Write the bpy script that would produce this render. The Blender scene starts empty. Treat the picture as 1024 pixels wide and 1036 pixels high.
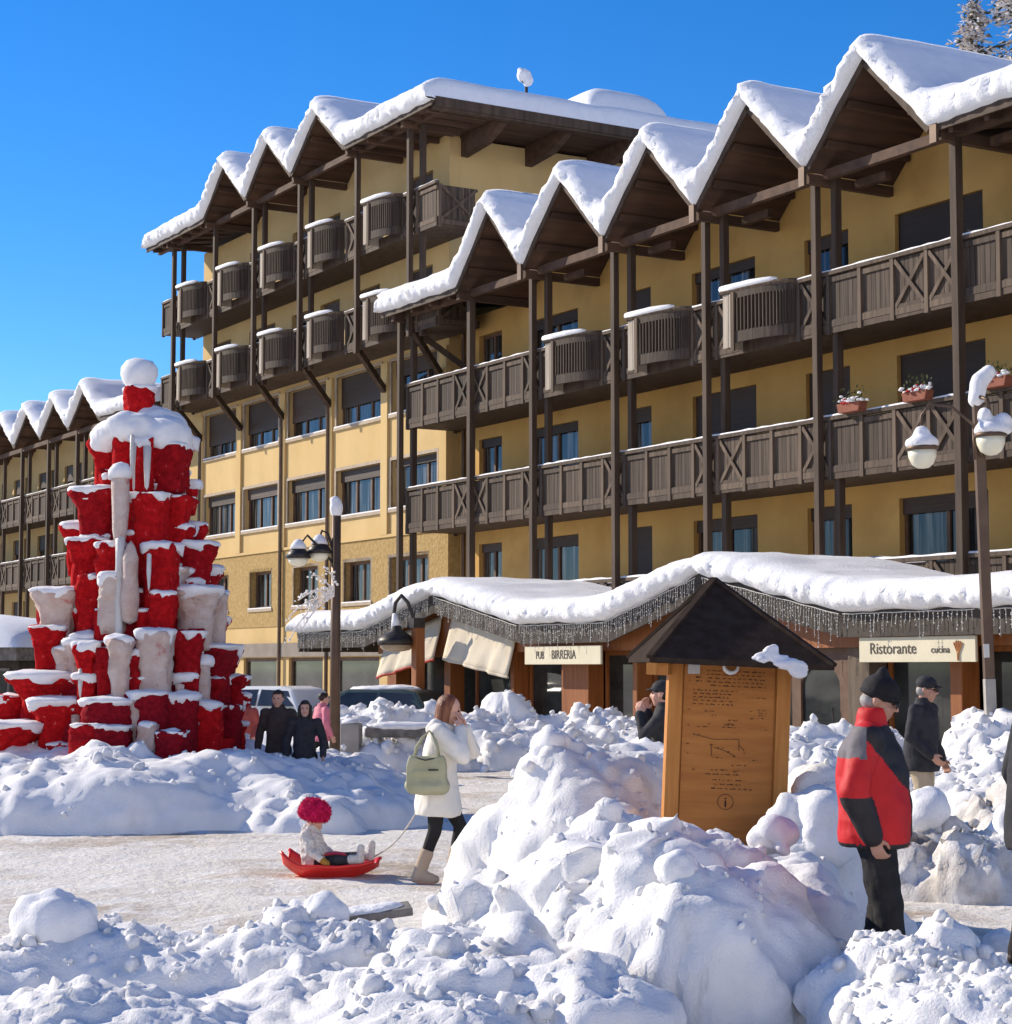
import bpy, math, random
import numpy as np
from mathutils import Vector, Matrix, Euler

sc = bpy.context.scene
COL = sc.collection
R = math.radians

# ------------------------------------------------------------------ camera
EYE = 1.9
PITCH = math.atan(158 / 2000)
cam_d = bpy.data.cameras.new('camera'); cam = bpy.data.objects.new('camera', cam_d); COL.objects.link(cam)
cam_d.sensor_fit = 'HORIZONTAL'; cam_d.sensor_width = 36; cam_d.lens = 36 * 2000 / 1024
cam_d.clip_start = 0.1; cam_d.clip_end = 3000
cam.location = (0, 0, EYE); cam.rotation_euler = (math.pi / 2 + PITCH, 0, 0)
sc.camera = cam

# ------------------------------------------------------------------ daylight
SUN_EL = R(28.5)
SUN_AZ = math.atan2(-0.87, 0.49)            # to the left and a little beyond the scene
SUN_DIR = Vector((math.sin(SUN_AZ) * math.cos(SUN_EL), math.cos(SUN_AZ) * math.cos(SUN_EL), math.sin(SUN_EL)))
w = bpy.data.worlds.new('World'); sc.world = w; w.use_nodes = True
wn = w.node_tree.nodes; wl = w.node_tree.links
for n_ in list(wn): wn.remove(n_)
wo = wn.new('ShaderNodeOutputWorld'); wb = wn.new('ShaderNodeBackground'); sky = wn.new('ShaderNodeTexSky')
sky.sky_type = 'NISHITA'; sky.sun_disc = False; sky.sun_elevation = SUN_EL; sky.sun_rotation = SUN_AZ
sky.altitude = 2200; sky.air_density = 1.0; sky.dust_density = 0.05; sky.ozone_density = 4.0
hs = wn.new('ShaderNodeHueSaturation'); hs.inputs['Saturation'].default_value = 1.3; hs.inputs['Hue'].default_value = 0.506
wl.new(sky.outputs[0], hs.inputs['Color']); wl.new(hs.outputs[0], wb.inputs['Color']); wl.new(wb.outputs[0], wo.inputs[0])
wb.inputs['Strength'].default_value = 0.128
sun_d = bpy.data.lights.new('sun', 'SUN'); sun_o = bpy.data.objects.new('sun', sun_d); COL.objects.link(sun_o)
sun_d.energy = 4.4; sun_d.angle = R(0.5); sun_d.color = (1.0, 0.89, 0.73)
sun_o.rotation_euler = SUN_DIR.to_track_quat('Z', 'Y').to_euler(); sun_o.location = (-30, 20, 40)
sc.view_settings.view_transform = 'Standard'; sc.view_settings.look = 'None'
sc.view_settings.exposure = 0.5; sc.view_settings.gamma = 1.0

# ------------------------------------------------------------------ numpy noise
def _hash(ix, iy, iz, k=0):
    h = (ix.astype(np.int64) * 374761393 + iy.astype(np.int64) * 668265263 + iz.astype(np.int64) * 2147483647 + k * 974634777) & 0xffffffff
    h = ((h ^ (h >> 13)) * 1274126177) & 0xffffffff
    h = ((h ^ (h >> 16)) * 2246822519) & 0xffffffff
    return ((h ^ (h >> 15)) & 0xffffff) / float(0xffffff)
def vnoise(p, k=0):
    i = np.floor(p).astype(np.int64); f = p - i; f = f * f * (3 - 2 * f)
    r = 0
    for dx in (0, 1):
        wx = f[:, 0] if dx else 1 - f[:, 0]
        for dy in (0, 1):
            wy = f[:, 1] if dy else 1 - f[:, 1]
            for dz in (0, 1):
                wz = f[:, 2] if dz else 1 - f[:, 2]
                r = r + wx * wy * wz * _hash(i[:, 0] + dx, i[:, 1] + dy, i[:, 2] + dz, k)
    return r * 2 - 1
def fbm(p, scale=1.0, octv=4, k=0, gain=0.5):
    p = np.asarray(p, float) * scale; a = 1.0; r = np.zeros(len(p)); t = 0
    for o in range(octv):
        r += a * vnoise(p + 17.3 * o, k + o); t += a; a *= gain; p = p * 2.03
    return r / t
def worley(p, scale=1.0, k=0):
    p = np.asarray(p, float) * scale
    i = np.floor(p).astype(np.int64); d = np.full(len(p), 9.0)
    for dx in (-1, 0, 1):
        for dy in (-1, 0, 1):
            for dz in (-1, 0, 1):
                cx, cy, cz = i[:, 0] + dx, i[:, 1] + dy, i[:, 2] + dz
                q = ((cx + _hash(cx, cy, cz, k) - p[:, 0]) ** 2 + (cy + _hash(cx, cy, cz, k + 7) - p[:, 1]) ** 2 + (cz + _hash(cx, cy, cz, k + 13) - p[:, 2]) ** 2)
                d = np.minimum(d, q)
    return np.sqrt(d)
def facets(p, scale, k=0):
    """broken-up blocks: every cell has its own height and tilt, fading out at its edges"""
    p = np.asarray(p, float) * scale; i = np.floor(p).astype(np.int64)
    d1 = np.full(len(p), 9.0); d2 = np.full(len(p), 9.0); val = np.zeros(len(p))
    for dx in (-1, 0, 1):
        for dy in (-1, 0, 1):
            for dz in (-1, 0, 1):
                cx, cy, cz = i[:, 0] + dx, i[:, 1] + dy, i[:, 2] + dz
                ox = p[:, 0] - cx - _hash(cx, cy, cz, k); oy = p[:, 1] - cy - _hash(cx, cy, cz, k + 7); oz = p[:, 2] - cz - _hash(cx, cy, cz, k + 13)
                q = np.sqrt(ox * ox + oy * oy + oz * oz)
                v = _hash(cx, cy, cz, k + 21) + 1.1 * (ox * (_hash(cx, cy, cz, k + 22) - .5) + oy * (_hash(cx, cy, cz, k + 23) - .5) + oz * (_hash(cx, cy, cz, k + 24) - .5))
                n1 = q < d1; d2 = np.where(n1, d1, np.minimum(d2, q)); val = np.where(n1, v, val); d1 = np.minimum(d1, q)
    e = np.clip((d2 - d1) / .28, 0, 1); e = e * e * (3 - 2 * e)
    return np.clip(val, 0, 1.3) * e
def clods(p, scale, k=0, r=0.75):
    return np.sqrt(np.clip(1 - (worley(p, scale, k) / r) ** 2, 0, 1))

# ------------------------------------------------------------------ materials
MATS = {}
def mat(name, col, rough=0.7, col2=None, scale=5.0, stretch=(1, 1, 1), bump=0.0, bump_scale=40.0, metal=0.0, spec=0.3,
        sss=0.0, detail=5.0, lo=0.35, hi=0.65, col3=None, scale3=1.5, lo3=0.55, hi3=0.7, trans=0.0, bump_dist=0.02, alpha=1.0, sheen=0.0, vary=0.0):
    m = bpy.data.materials.new(name); m.use_nodes = True
    nt = m.node_tree; N = nt.nodes; L = nt.links; b = N['Principled BSDF']
    b.inputs['Base Color'].default_value = (*col, 1); b.inputs['Roughness'].default_value = rough
    b.inputs['Metallic'].default_value = metal; b.inputs['Specular IOR Level'].default_value = spec
    if sss:
        b.inputs['Subsurface Weight'].default_value = sss; b.inputs['Subsurface Radius'].default_value = (0.06, 0.07, 0.09); b.inputs['Subsurface Scale'].default_value = 1.0
    if trans: b.inputs['Transmission Weight'].default_value = trans
    if alpha < 1: b.inputs['Alpha'].default_value = alpha
    if sheen: b.inputs['Sheen Weight'].default_value = sheen
    tc = N.new('ShaderNodeTexCoord'); mp = N.new('ShaderNodeMapping'); mp.inputs['Scale'].default_value = stretch
    L.new(tc.outputs['Object'], mp.inputs['Vector'])
    out = None
    if col2 is not None:
        nz = N.new('ShaderNodeTexNoise'); nz.inputs['Scale'].default_value = scale; nz.inputs['Detail'].default_value = detail
        L.new(mp.outputs[0], nz.inputs['Vector'])
        mr = N.new('ShaderNodeMapRange'); mr.inputs['From Min'].default_value = lo; mr.inputs['From Max'].default_value = hi
        L.new(nz.outputs['Fac'], mr.inputs['Value'])
        mx = N.new('ShaderNodeMix'); mx.data_type = 'RGBA'; mx.inputs[6].default_value = (*col, 1); mx.inputs[7].default_value = (*col2, 1)
        L.new(mr.outputs[0], mx.inputs[0]); out = mx.outputs[2]
        if col3 is not None:
            n3 = N.new('ShaderNodeTexNoise'); n3.inputs['Scale'].default_value = scale3; n3.inputs['Detail'].default_value = 6
            n3.inputs['Roughness'].default_value = 0.62
            L.new(tc.outputs['Object'], n3.inputs['Vector'])
            m3 = N.new('ShaderNodeMapRange'); m3.inputs['From Min'].default_value = lo3; m3.inputs['From Max'].default_value = hi3
            L.new(n3.outputs['Fac'], m3.inputs['Value'])
            x3 = N.new('ShaderNodeMix'); x3.data_type = 'RGBA'; x3.inputs[7].default_value = (*col3, 1)
            L.new(out, x3.inputs[6]); L.new(m3.outputs[0], x3.inputs[0]); out = x3.outputs[2]
        L.new(out, b.inputs['Base Color'])
    if vary and out is not None:
        oi = N.new('ShaderNodeObjectInfo'); mv = N.new('ShaderNodeMapRange'); mv.inputs['To Min'].default_value = 1 - vary; mv.inputs['To Max'].default_value = 1 + vary
        L.new(oi.outputs['Random'], mv.inputs['Value']); hv = N.new('ShaderNodeHueSaturation'); L.new(out, hv.inputs['Color']); L.new(mv.outputs[0], hv.inputs['Value']); L.new(hv.outputs[0], b.inputs['Base Color'])
    if bump:
        nb = N.new('ShaderNodeTexNoise'); nb.inputs['Scale'].default_value = bump_scale; nb.inputs['Detail'].default_value = 6
        nb.inputs['Roughness'].default_value = 0.65
        L.new(mp.outputs[0], nb.inputs['Vector'])
        bp = N.new('ShaderNodeBump'); bp.inputs['Strength'].default_value = bump; bp.inputs['Distance'].default_value = bump_dist
        L.new(nb.outputs['Fac'], bp.inputs['Height']); L.new(bp.outputs[0], b.inputs['Normal'])
    MATS[name] = m
    return m
M = MATS
mat('plaster_yellow', (0.51, 0.295, 0.083), 0.9, (0.58, 0.35, 0.11), 0.7, (1, 1, .35), bump=0.25, bump_scale=25, col3=(0.40, 0.225, 0.066), scale3=0.5, lo3=0.5, hi3=0.8)
mat('plaster_pale', (0.56, 0.385, 0.16), 0.9, (0.62, 0.44, 0.20), 0.7, (1, 1, .35), bump=0.25, bump_scale=25, col3=(0.49, 0.34, 0.15), scale3=0.5, lo3=0.5, hi3=0.8)
mat('stucco_brown', (0.36, 0.235, 0.085), 0.95, (0.47, 0.32, 0.13), 9, bump=0.8, bump_scale=14, bump_dist=0.05)
mat('wood_dark', (0.046, 0.029, 0.019), 0.75, (0.082, 0.054, 0.036), 6, (1, 1, 0.12), bump=0.3, bump_scale=18)
mat('wood_roof', (0.060, 0.034, 0.022), 0.8, (0.105, 0.058, 0.036), 4, (1, 0.1, 1), bump=0.3, bump_scale=14)
mat('wood_grey', (0.064, 0.043, 0.028), 0.8, (0.125, 0.088, 0.061), 7, (1.6, 1, 0.10), bump=0.35, bump_scale=16, vary=0.28)
mat('wood_panel_shaded', (0.042, 0.029, 0.020), 0.8, (0.085, 0.062, 0.046), 9, (2.0, 1, 0.08), bump=0.4, bump_scale=16)  # shaded copy of the railing wood, shadow put into the colour
mat('wood_sunlit', (0.30, 0.25, 0.195), 0.8, (0.42, 0.36, 0.29), 8, (1.6, 1, 0.10), bump=0.3, bump_scale=16)  # sunlit copy of the balcony wood, brightness put into the colour
mat('window_frame', (0.11, 0.06, 0.035), 0.6, (0.15, 0.085, 0.05), 5, bump=0.1)
mat('window_trim', (0.36, 0.28, 0.20), 0.8, (0.44, 0.36, 0.27), 5)
mat('shutter', (0.045, 0.028, 0.02), 0.6, (0.06, 0.038, 0.028), 4, (0.2, 1, 16), bump=0.5, bump_scale=2.2, vary=0.4)
mat('glass_dark', (0.022, 0.024, 0.026), 0.06, (0.05, 0.052, 0.055), 1.1, spec=0.7)
mat('glass_shop', (0.014, 0.015, 0.014), 0.05, (0.05, 0.052, 0.048), 0.9, (1, 1, 1.6), spec=0.3)
mat('curtain', (0.55, 0.55, 0.54), 0.9, (0.30, 0.30, 0.31), 9, (2.5, 1, 0.05))
mat('metal_pipe', (0.10, 0.065, 0.045), 0.5, (0.14, 0.09, 0.06), 3, metal=0.4)
mat('metal_dark', (0.035, 0.032, 0.03), 0.45, (0.06, 0.05, 0.045), 8, metal=0.5, bump=0.1)
mat('concrete', (0.30, 0.28, 0.25), 0.9, (0.40, 0.37, 0.33), 3, bump=0.4)
mat('stone_dark', (0.13, 0.115, 0.10), 0.85, (0.22, 0.2, 0.18), 7, bump=0.5)
SN = dict(rough=0.75, spec=0.25, sss=0.0)
mat('snow_roof', (0.86, 0.86, 0.87), col2=(0.80, 0.81, 0.83), scale=3, bump=0.55, bump_scale=22, bump_dist=0.05, **SN)
mat('snow_clean', (0.87, 0.86, 0.85), col2=(0.78, 0.78, 0.79), scale=6, bump=0.5, bump_scale=55, bump_dist=0.02, **SN)
mat('snow_heap', (0.87, 0.86, 0.85), col2=(0.80, 0.79, 0.775), scale=4, bump=0.55, bump_scale=60, bump_dist=0.022, col3=(0.42, 0.36, 0.29), scale3=1.1, lo3=0.62, hi3=0.82, **SN)
mat('snow_dirty', (0.82, 0.81, 0.80), col2=(0.66, 0.62, 0.57), scale=3, bump=0.65, bump_scale=50, bump_dist=0.025, col3=(0.20, 0.155, 0.12), scale3=1.3, lo3=0.45, hi3=0.66, **SN)
mat('street_snow', (0.76, 0.715, 0.64), col2=(0.44, 0.355, 0.265), scale=0.36, lo=0.47, hi=0.64, bump=0.9, bump_scale=9, bump_dist=0.05, col3=(0.80, 0.775, 0.735), scale3=2.4, lo3=0.47, hi3=0.66, **SN)
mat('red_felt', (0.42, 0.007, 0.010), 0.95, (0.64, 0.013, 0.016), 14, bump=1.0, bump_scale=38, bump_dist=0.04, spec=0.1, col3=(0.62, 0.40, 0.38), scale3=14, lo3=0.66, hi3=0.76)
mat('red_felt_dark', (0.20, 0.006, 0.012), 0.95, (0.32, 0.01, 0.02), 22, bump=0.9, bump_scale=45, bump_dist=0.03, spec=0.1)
mat('frosted_felt', (0.60, 0.42, 0.35), 0.85, (0.70, 0.58, 0.51), 5, bump=1.0, bump_scale=18, bump_dist=0.05, col3=(0.50, 0.10, 0.09), scale3=3.5, lo3=0.62, hi3=0.72)
mat('ice', (0.66, 0.66, 0.65), 0.35, (0.52, 0.47, 0.43), 4, (1, 1, 0.4), bump=0.7, bump_scale=14, bump_dist=0.05, spec=0.5)
mat('kiosk_wood', (0.43, 0.165, 0.032), 0.6, (0.54, 0.235, 0.056), 3.2, (8, 8, 0.5), bump=0.15, bump_scale=20)
mat('kiosk_board', (0.36, 0.130, 0.024), 0.55, (0.46, 0.182, 0.039), 2.5, (0.6, 1, 6), bump=0.12, bump_scale=12)
mat('kiosk_roof', (0.034, 0.023, 0.017), 0.95, (0.05, 0.036, 0.028), 10, spec=0.05, bump=0.25, bump_scale=30)
mat('ink', (0.045, 0.022, 0.012), 0.7)
mat('paper', (0.6, 0.58, 0.54), 0.7)
mat('pillar_wood', (0.21, 0.068, 0.017), 0.55, (0.28, 0.098, 0.026), 4, (3, 3, 0.3), bump=0.1)
mat('canvas_beige', (0.56, 0.49, 0.375), 0.9, (0.62, 0.55, 0.43), 2, bump=0.2, bump_scale=8)
mat('sign_cream', (0.58, 0.53, 0.38), 0.7, (0.64, 0.58, 0.43), 2)
mat('sign_letters', (0.075, 0.055, 0.04), 0.6)
mat('sign_orange', (0.45, 0.20, 0.07), 0.6)
mat('red_trim', (0.42, 0.05, 0.03), 0.7)
mat('bulb_white', (0.85, 0.83, 0.78), 0.25, spec=0.6)
mat('wire', (0.55, 0.54, 0.50), 0.5)
mat('fascia_dark', (0.045, 0.036, 0.030), 0.8, (0.07, 0.056, 0.045), 5)
mat('band_grey', (0.20, 0.165, 0.13), 0.7, (0.25, 0.21, 0.17), 2)
mat('globe_glass', (0.80, 0.76, 0.58), 0.25, spec=0.5)
mat('lamp_lens', (0.30, 0.22, 0.14), 0.3, spec=0.5)
mat('skin', (0.55, 0.30, 0.21), 0.55, (0.62, 0.34, 0.25), 14, spec=0.3)
mat('skin_tan', (0.44, 0.235, 0.16), 0.55, (0.50, 0.27, 0.19), 14, spec=0.3)
mat('hair_auburn', (0.13, 0.038, 0.013), 0.45, (0.27, 0.09, 0.03), 30, (1, 1, 0.06), bump=0.6, bump_scale=60, spec=0.5)
mat('hair_black', (0.016, 0.011, 0.009), 0.5, (0.035, 0.022, 0.017), 30, (1, 1, 0.06), bump=0.5, bump_scale=60)
mat('hair_grey', (0.30, 0.28, 0.26), 0.6, (0.4, 0.38, 0.36), 30, bump=0.5, bump_scale=60)
mat('coat_white', (0.74, 0.69, 0.61), 0.8, (0.78, 0.74, 0.67), 6, bump=0.25, bump_scale=30)
mat('coat_black', (0.022, 0.022, 0.026), 0.8, (0.036, 0.035, 0.040), 12, bump=0.3, bump_scale=60)
mat('coat_brown', (0.045, 0.030, 0.027), 0.8, (0.06, 0.042, 0.038), 12, bump=0.3, bump_scale=60)
mat('jacket_red', (0.50, 0.011, 0.013), 0.6, (0.58, 0.015, 0.017), 8, bump=0.2, bump_scale=40)
mat('jacket_grey', (0.135, 0.12, 0.13), 0.7, (0.16, 0.145, 0.155), 8, bump=0.2, bump_scale=40)
mat('jacket_black', (0.020, 0.016, 0.016), 0.6, (0.03, 0.025, 0.025), 8, bump=0.2, bump_scale=40)
mat('jacket_pink', (0.60, 0.17, 0.23), 0.7, (0.66, 0.2, 0.26), 8)
mat('jacket_rust', (0.26, 0.05, 0.04), 0.7, (0.31, 0.065, 0.05), 8)
mat('cloth_black', (0.013, 0.012, 0.013), 0.85, (0.022, 0.02, 0.021), 12, bump=0.2, bump_scale=60)
mat('trouser_beige', (0.42, 0.33, 0.22), 0.85, (0.47, 0.38, 0.26), 6, bump=0.2, bump_scale=40)
mat('boot_tan', (0.40, 0.30, 0.22), 0.85, (0.46, 0.36, 0.27), 6, bump=0.2, bump_scale=40)
mat('boot_dark', (0.03, 0.022, 0.018), 0.6)
mat('bag_green', (0.33, 0.325, 0.20), 0.6, (0.39, 0.38, 0.25), 5, bump=0.25, bump_scale=20)
mat('bag_seam', (0.05, 0.04, 0.03), 0.6)
mat('plastic_red', (0.62, 0.018, 0.012), 0.35, (0.68, 0.022, 0.015), 3, spec=0.5)
mat('fur_pink', (0.62, 0.006, 0.075), 0.95, (0.78, 0.012, 0.13), 24, bump=1.0, bump_scale=60, bump_dist=0.03)
mat('fur_white', (0.80, 0.76, 0.72), 0.95, (0.72, 0.66, 0.61), 24, bump=1.0, bump_scale=50, bump_dist=0.03)
mat('mitten', (0.33, 0.17, 0.03), 0.85)
mat('eye_dark', (0.02, 0.015, 0.012), 0.25)
mat('lips', (0.42, 0.14, 0.11), 0.5)
mat('rope', (0.62, 0.56, 0.46), 0.8)
mat('car_silver', (0.38, 0.39, 0.38), 0.3, metal=0.5, spec=0.5)
mat('car_white', (0.75, 0.75, 0.74), 0.3, spec=0.5)
mat('car_green', (0.075, 0.10, 0.085), 0.3, metal=0.3, spec=0.5)
mat('tyre', (0.02, 0.02, 0.02), 0.85)
mat('rim', (0.4, 0.4, 0.4), 0.35, metal=0.8)
mat('headlight', (0.75, 0.75, 0.75), 0.15, spec=0.7)
mat('terracotta', (0.20, 0.062, 0.034), 0.8, (0.25, 0.085, 0.05), 6)
mat('leaf', (0.055, 0.075, 0.025), 0.7, (0.10, 0.11, 0.035), 12)
mat('flower_red', (0.5, 0.02, 0.03), 0.7)
mat('twig', (0.22, 0.19, 0.16), 0.8)
mat('bark', (0.10, 0.075, 0.055), 0.9, (0.15, 0.115, 0.085), 6, (1, 1, 0.2), bump=0.6, bump_scale=10)
mat('needles', (0.045, 0.055, 0.03), 0.8, (0.10, 0.095, 0.06), 3)
mat('frost', (0.80, 0.69, 0.62), 0.8, (0.84, 0.82, 0.79), 3)

# ------------------------------------------------------------------ mesh builder
class MB:
    def __init__(s): s.v = []; s.f = []; s.m = []
    def add(s, vs, fs, mi=0):
        o = len(s.v); s.v += [tuple(map(float, q)) for q in vs]; s.f += [tuple(i + o for i in f) for f in fs]; s.m += [mi] * len(fs); return s
    def box(s, x0, x1, y0, y1, z0, z1, mi=0):
        vs = [(x0, y0, z0), (x1, y0, z0), (x1, y1, z0), (x0, y1, z0), (x0, y0, z1), (x1, y0, z1), (x1, y1, z1), (x0, y1, z1)]
        return s.add(vs, [(3, 2, 1, 0), (4, 5, 6, 7), (0, 1, 5, 4), (1, 2, 6, 5), (2, 3, 7, 6), (3, 0, 4, 7)], mi)
    def bar(s, p, q, wd, ht, up=(0, 0, 1), mi=0):
        p, q, up = Vector(p), Vector(q), Vector(up); d = (q - p).normalized()
        a = d.cross(up)
        if a.length < 1e-4: a = d.cross(Vector((1, 0, 0)))
        a = a.normalized() * wd / 2; b = a.cross(d).normalized() * ht / 2
        vs = [p - a - b, p + a - b, p + a + b, p - a + b, q - a - b, q + a - b, q + a + b, q - a + b]
        return s.add(vs, [(3, 2, 1, 0), (4, 5, 6, 7), (0, 1, 5, 4), (1, 2, 6, 5), (2, 3, 7, 6), (3, 0, 4, 7)], mi)
    def tube(s, pts, rad, seg=8, mi=0, caps=True):
        pts = [Vector(q) for q in pts]; n = len(pts)
        if not hasattr(rad, '__len__'): rad = [rad] * n
        vs = []; fs = []; pa = None
        for i, c in enumerate(pts):
            d = (pts[min(i + 1, n - 1)] - pts[max(i - 1, 0)]).normalized()
            if pa is None:
                a = d.cross(Vector((0, 0, 1)))
                if a.length < 0.05: a = d.cross(Vector((1, 0, 0)))
            else: a = pa - d * pa.dot(d)
            a.normalize(); pa = a; b = d.cross(a)
            for k in range(seg):
                t = 2 * math.pi * k / seg; vs.append(c + (a * math.cos(t) + b * math.sin(t)) * rad[i])
        for i in range(n - 1):
            for k in range(seg):
                k2 = (k + 1) % seg; fs.append((i * seg + k, i * seg + k2, (i + 1) * seg + k2, (i + 1) * seg + k))
        if caps: fs += [tuple(reversed(range(seg))), tuple((n - 1) * seg + k for k in range(seg))]
        return s.add(vs, fs, mi)
    def ball(s, c, r, seg=12, rings=8, mi=0, mat3=None):
        if not hasattr(r, '__len__'): r = (r, r, r)
        vs = [(0, 0, -1)]; fs = []
        for j in range(1, rings):
            ph = -math.pi / 2 + math.pi * j / rings
            for k in range(seg):
                t = 2 * math.pi * k / seg; vs.append((math.cos(ph) * math.cos(t), math.cos(ph) * math.sin(t), math.sin(ph)))
        vs.append((0, 0, 1)); last = len(vs) - 1
        for k in range(seg):
            k2 = (k + 1) % seg
            fs.append((0, 1 + k2, 1 + k))
            for j in range(rings - 2): fs.append((1 + j * seg + k, 1 + j * seg + k2, 1 + (j + 1) * seg + k2, 1 + (j + 1) * seg + k))
            fs.append((1 + (rings - 2) * seg + k, 1 + (rings - 2) * seg + k2, last))
        out = []
        for q in vs:
            p = Vector((q[0] * r[0], q[1] * r[1], q[2] * r[2]))
            if mat3 is not None: p = mat3 @ p
            out.append(p + Vector(c))
        return s.add(out, fs, mi)
    def cap(s, p, q, r0, r1, seg=12, mi=0):
        p, q = Vector(p), Vector(q); d = (q - p); L = d.length
        d = d / L if L > 1e-6 else Vector((0, 0, 1))
        pts = []; rr = []
        for j in range(4):
            a = -math.pi / 2 + math.pi / 2 * (j + 0.25) / 4; pts.append(p + d * r0 * math.sin(a)); rr.append(r0 * math.cos(a))
        pts += [p, q]; rr += [r0, r1]
        for j in range(4):
            a = math.pi / 2 * (j + 0.75) / 4; pts.append(q + d * r1 * math.sin(a)); rr.append(r1 * math.cos(a))
        return s.tube(pts, rr, seg, mi)
    def loft(s, rings, seg=20, mi=0):
        """rings: (cx, cy, cz, rx, ry) elliptical sections, closed at both ends"""
        vs = []; fs = []; n = len(rings)
        for (cx, cy, cz, rx, ry) in rings:
            for k in range(seg):
                t = 2 * math.pi * k / seg; vs.append((cx + rx * math.cos(t), cy + ry * math.sin(t), cz))
        for i in range(n - 1):
            for k in range(seg):
                k2 = (k + 1) % seg; fs.append((i * seg + k, i * seg + k2, (i + 1) * seg + k2, (i + 1) * seg + k))
        fs += [tuple(reversed(range(seg))), tuple((n - 1) * seg + k for k in range(seg))]
        return s.add(vs, fs, mi)
    def lathe(s, prof, c=(0, 0, 0), seg=16, mi=0, sq=0.0, rot=0.0):
        """prof: (r, z); sq > 0 squares the section"""
        vs = []; fs = []; n = len(prof)
        for (r, z) in prof:
            for k in range(seg):
                t = 2 * math.pi * k / seg
                cs, sn = math.cos(t), math.sin(t)
                m = 1.0 if sq == 0 else (1 - sq) + sq / max(abs(cs), abs(sn))
                x, y = r * m * cs, r * m * sn
                vs.append((c[0] + x * math.cos(rot) - y * math.sin(rot), c[1] + x * math.sin(rot) + y * math.cos(rot), c[2] + z))
        for i in range(n - 1):
            for k in range(seg):
                k2 = (k + 1) % seg; fs.append((i * seg + k, i * seg + k2, (i + 1) * seg + k2, (i + 1) * seg + k))
        fs += [tuple(reversed(range(seg))), tuple((n - 1) * seg + k for k in range(seg))]
        return s.add(vs, fs, mi)
    def prism(s, poly, y0, y1, mi=0):
        """poly in (x, z), extruded along y"""
        n = len(poly); vs = [(x, y0, z) for x, z in poly] + [(x, y1, z) for x, z in poly]
        fs = [tuple(range(n)), tuple(reversed(range(n, 2 * n)))] + [(i, i + n, (i + 1) % n + n, (i + 1) % n) for i in range(n)]
        return s.add(vs, fs, mi)
    def mesh(s, name):
        me = bpy.data.meshes.new(name); me.from_pydata(s.v, [], s.f); me.update(); return me
    def build(s, name, mats, parent=None, smooth=False, bevel=0.0, loc=None, subd=0):
        me = s.mesh(name)
        if not isinstance(mats, (list, tuple)): mats = [mats]
        for q in mats: me.materials.append(M[q])
        me.polygons.foreach_set('material_index', s.m)
        fixnormals(me)
        o = link(name, me, parent, smooth)
        if loc is not None: o.location = loc
        if bevel:
            b = o.modifiers.new('bevel', 'BEVEL'); b.width = bevel; b.segments = 2; b.limit_method = 'ANGLE'; b.angle_limit = R(40)
        if subd:
            b = o.modifiers.new('sub', 'SUBSURF'); b.levels = subd; b.render_levels = subd
        return o
import bmesh
def fixnormals(me):
    bm = bmesh.new(); bm.from_mesh(me); bmesh.ops.recalc_face_normals(bm, faces=bm.faces); bm.to_mesh(me); bm.free()
def link(name, me, parent=None, smooth=False):
    o = bpy.data.objects.new(name, me); COL.objects.link(o)
    if parent is not None: o.parent = parent
    if smooth: me.polygons.foreach_set('use_smooth', [True] * len(me.polygons))
    me.update()
    return o
def tag(o, label=None, cat=None, group=None, kind=None):
    if label: o['label'] = label
    if cat: o['category'] = cat
    if group: o['group'] = group
    if kind: o['kind'] = kind
    return o
def empty(name, label, cat, loc=(0, 0, 0), rz=0.0, group=None):
    o = bpy.data.objects.new(name, None); COL.objects.link(o); o.location = loc; o.rotation_euler = (0, 0, rz)
    o.empty_display_size = 0.1
    return tag(o, label, cat, group)
def copy_tree(o, parent=None):
    c = o.copy(); COL.objects.link(c)
    if parent is not None: c.parent = parent
    for ch in list(o.children): copy_tree(ch, c)
    return c
def remesh(mb, voxel, iters=4, noise=0.0, nscale=8.0, seed=0, fac=0.5):
    """one continuous skin over the overlapping pieces of a builder"""
    me = mb.mesh('tmp'); fixnormals(me)
    o = bpy.data.objects.new('tmp', me); COL.objects.link(o)
    r = o.modifiers.new('r', 'REMESH'); r.mode = 'VOXEL'; r.voxel_size = voxel
    if iters:
        sm = o.modifiers.new('s', 'SMOOTH'); sm.iterations = iters; sm.factor = fac
    dg = bpy.context.evaluated_depsgraph_get(); dg.update()
    out = bpy.data.meshes.new_from_object(o.evaluated_get(dg))
    bpy.data.objects.remove(o); bpy.data.meshes.remove(me)
    out.materials.clear()
    if noise: displace(out, lambda p: noise * fbm(p, nscale, 3, seed))
    return out
def coords(me):
    a = np.empty(len(me.vertices) * 3); me.vertices.foreach_get('co', a); return a.reshape(-1, 3)
def setcoords(me, p): me.vertices.foreach_set('co', np.ascontiguousarray(p).ravel()); me.update()
def displace(me, fn):
    p = coords(me); nn = np.empty(len(p) * 3); me.vertices.foreach_get('normal', nn); nn = nn.reshape(-1, 3)
    setcoords(me, p + nn * fn(p)[:, None])
def remade(name, mb, voxel, mats, parent, iters=4, noise=0.0, nscale=8.0, seed=0, pick=None):
    me = remesh(mb, voxel, iters, noise, nscale, seed); me.name = name
    if not isinstance(mats, (list, tuple)): mats = [mats]
    for q in mats: me.materials.append(M[q])
    if pick is not None:
        c = np.empty(len(me.polygons) * 3); me.polygons.foreach_get('center', c); me.polygons.foreach_set('material_index', pick(c.reshape(-1, 3)).astype(np.int32))
    return link(name, me, parent, True)
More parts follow.
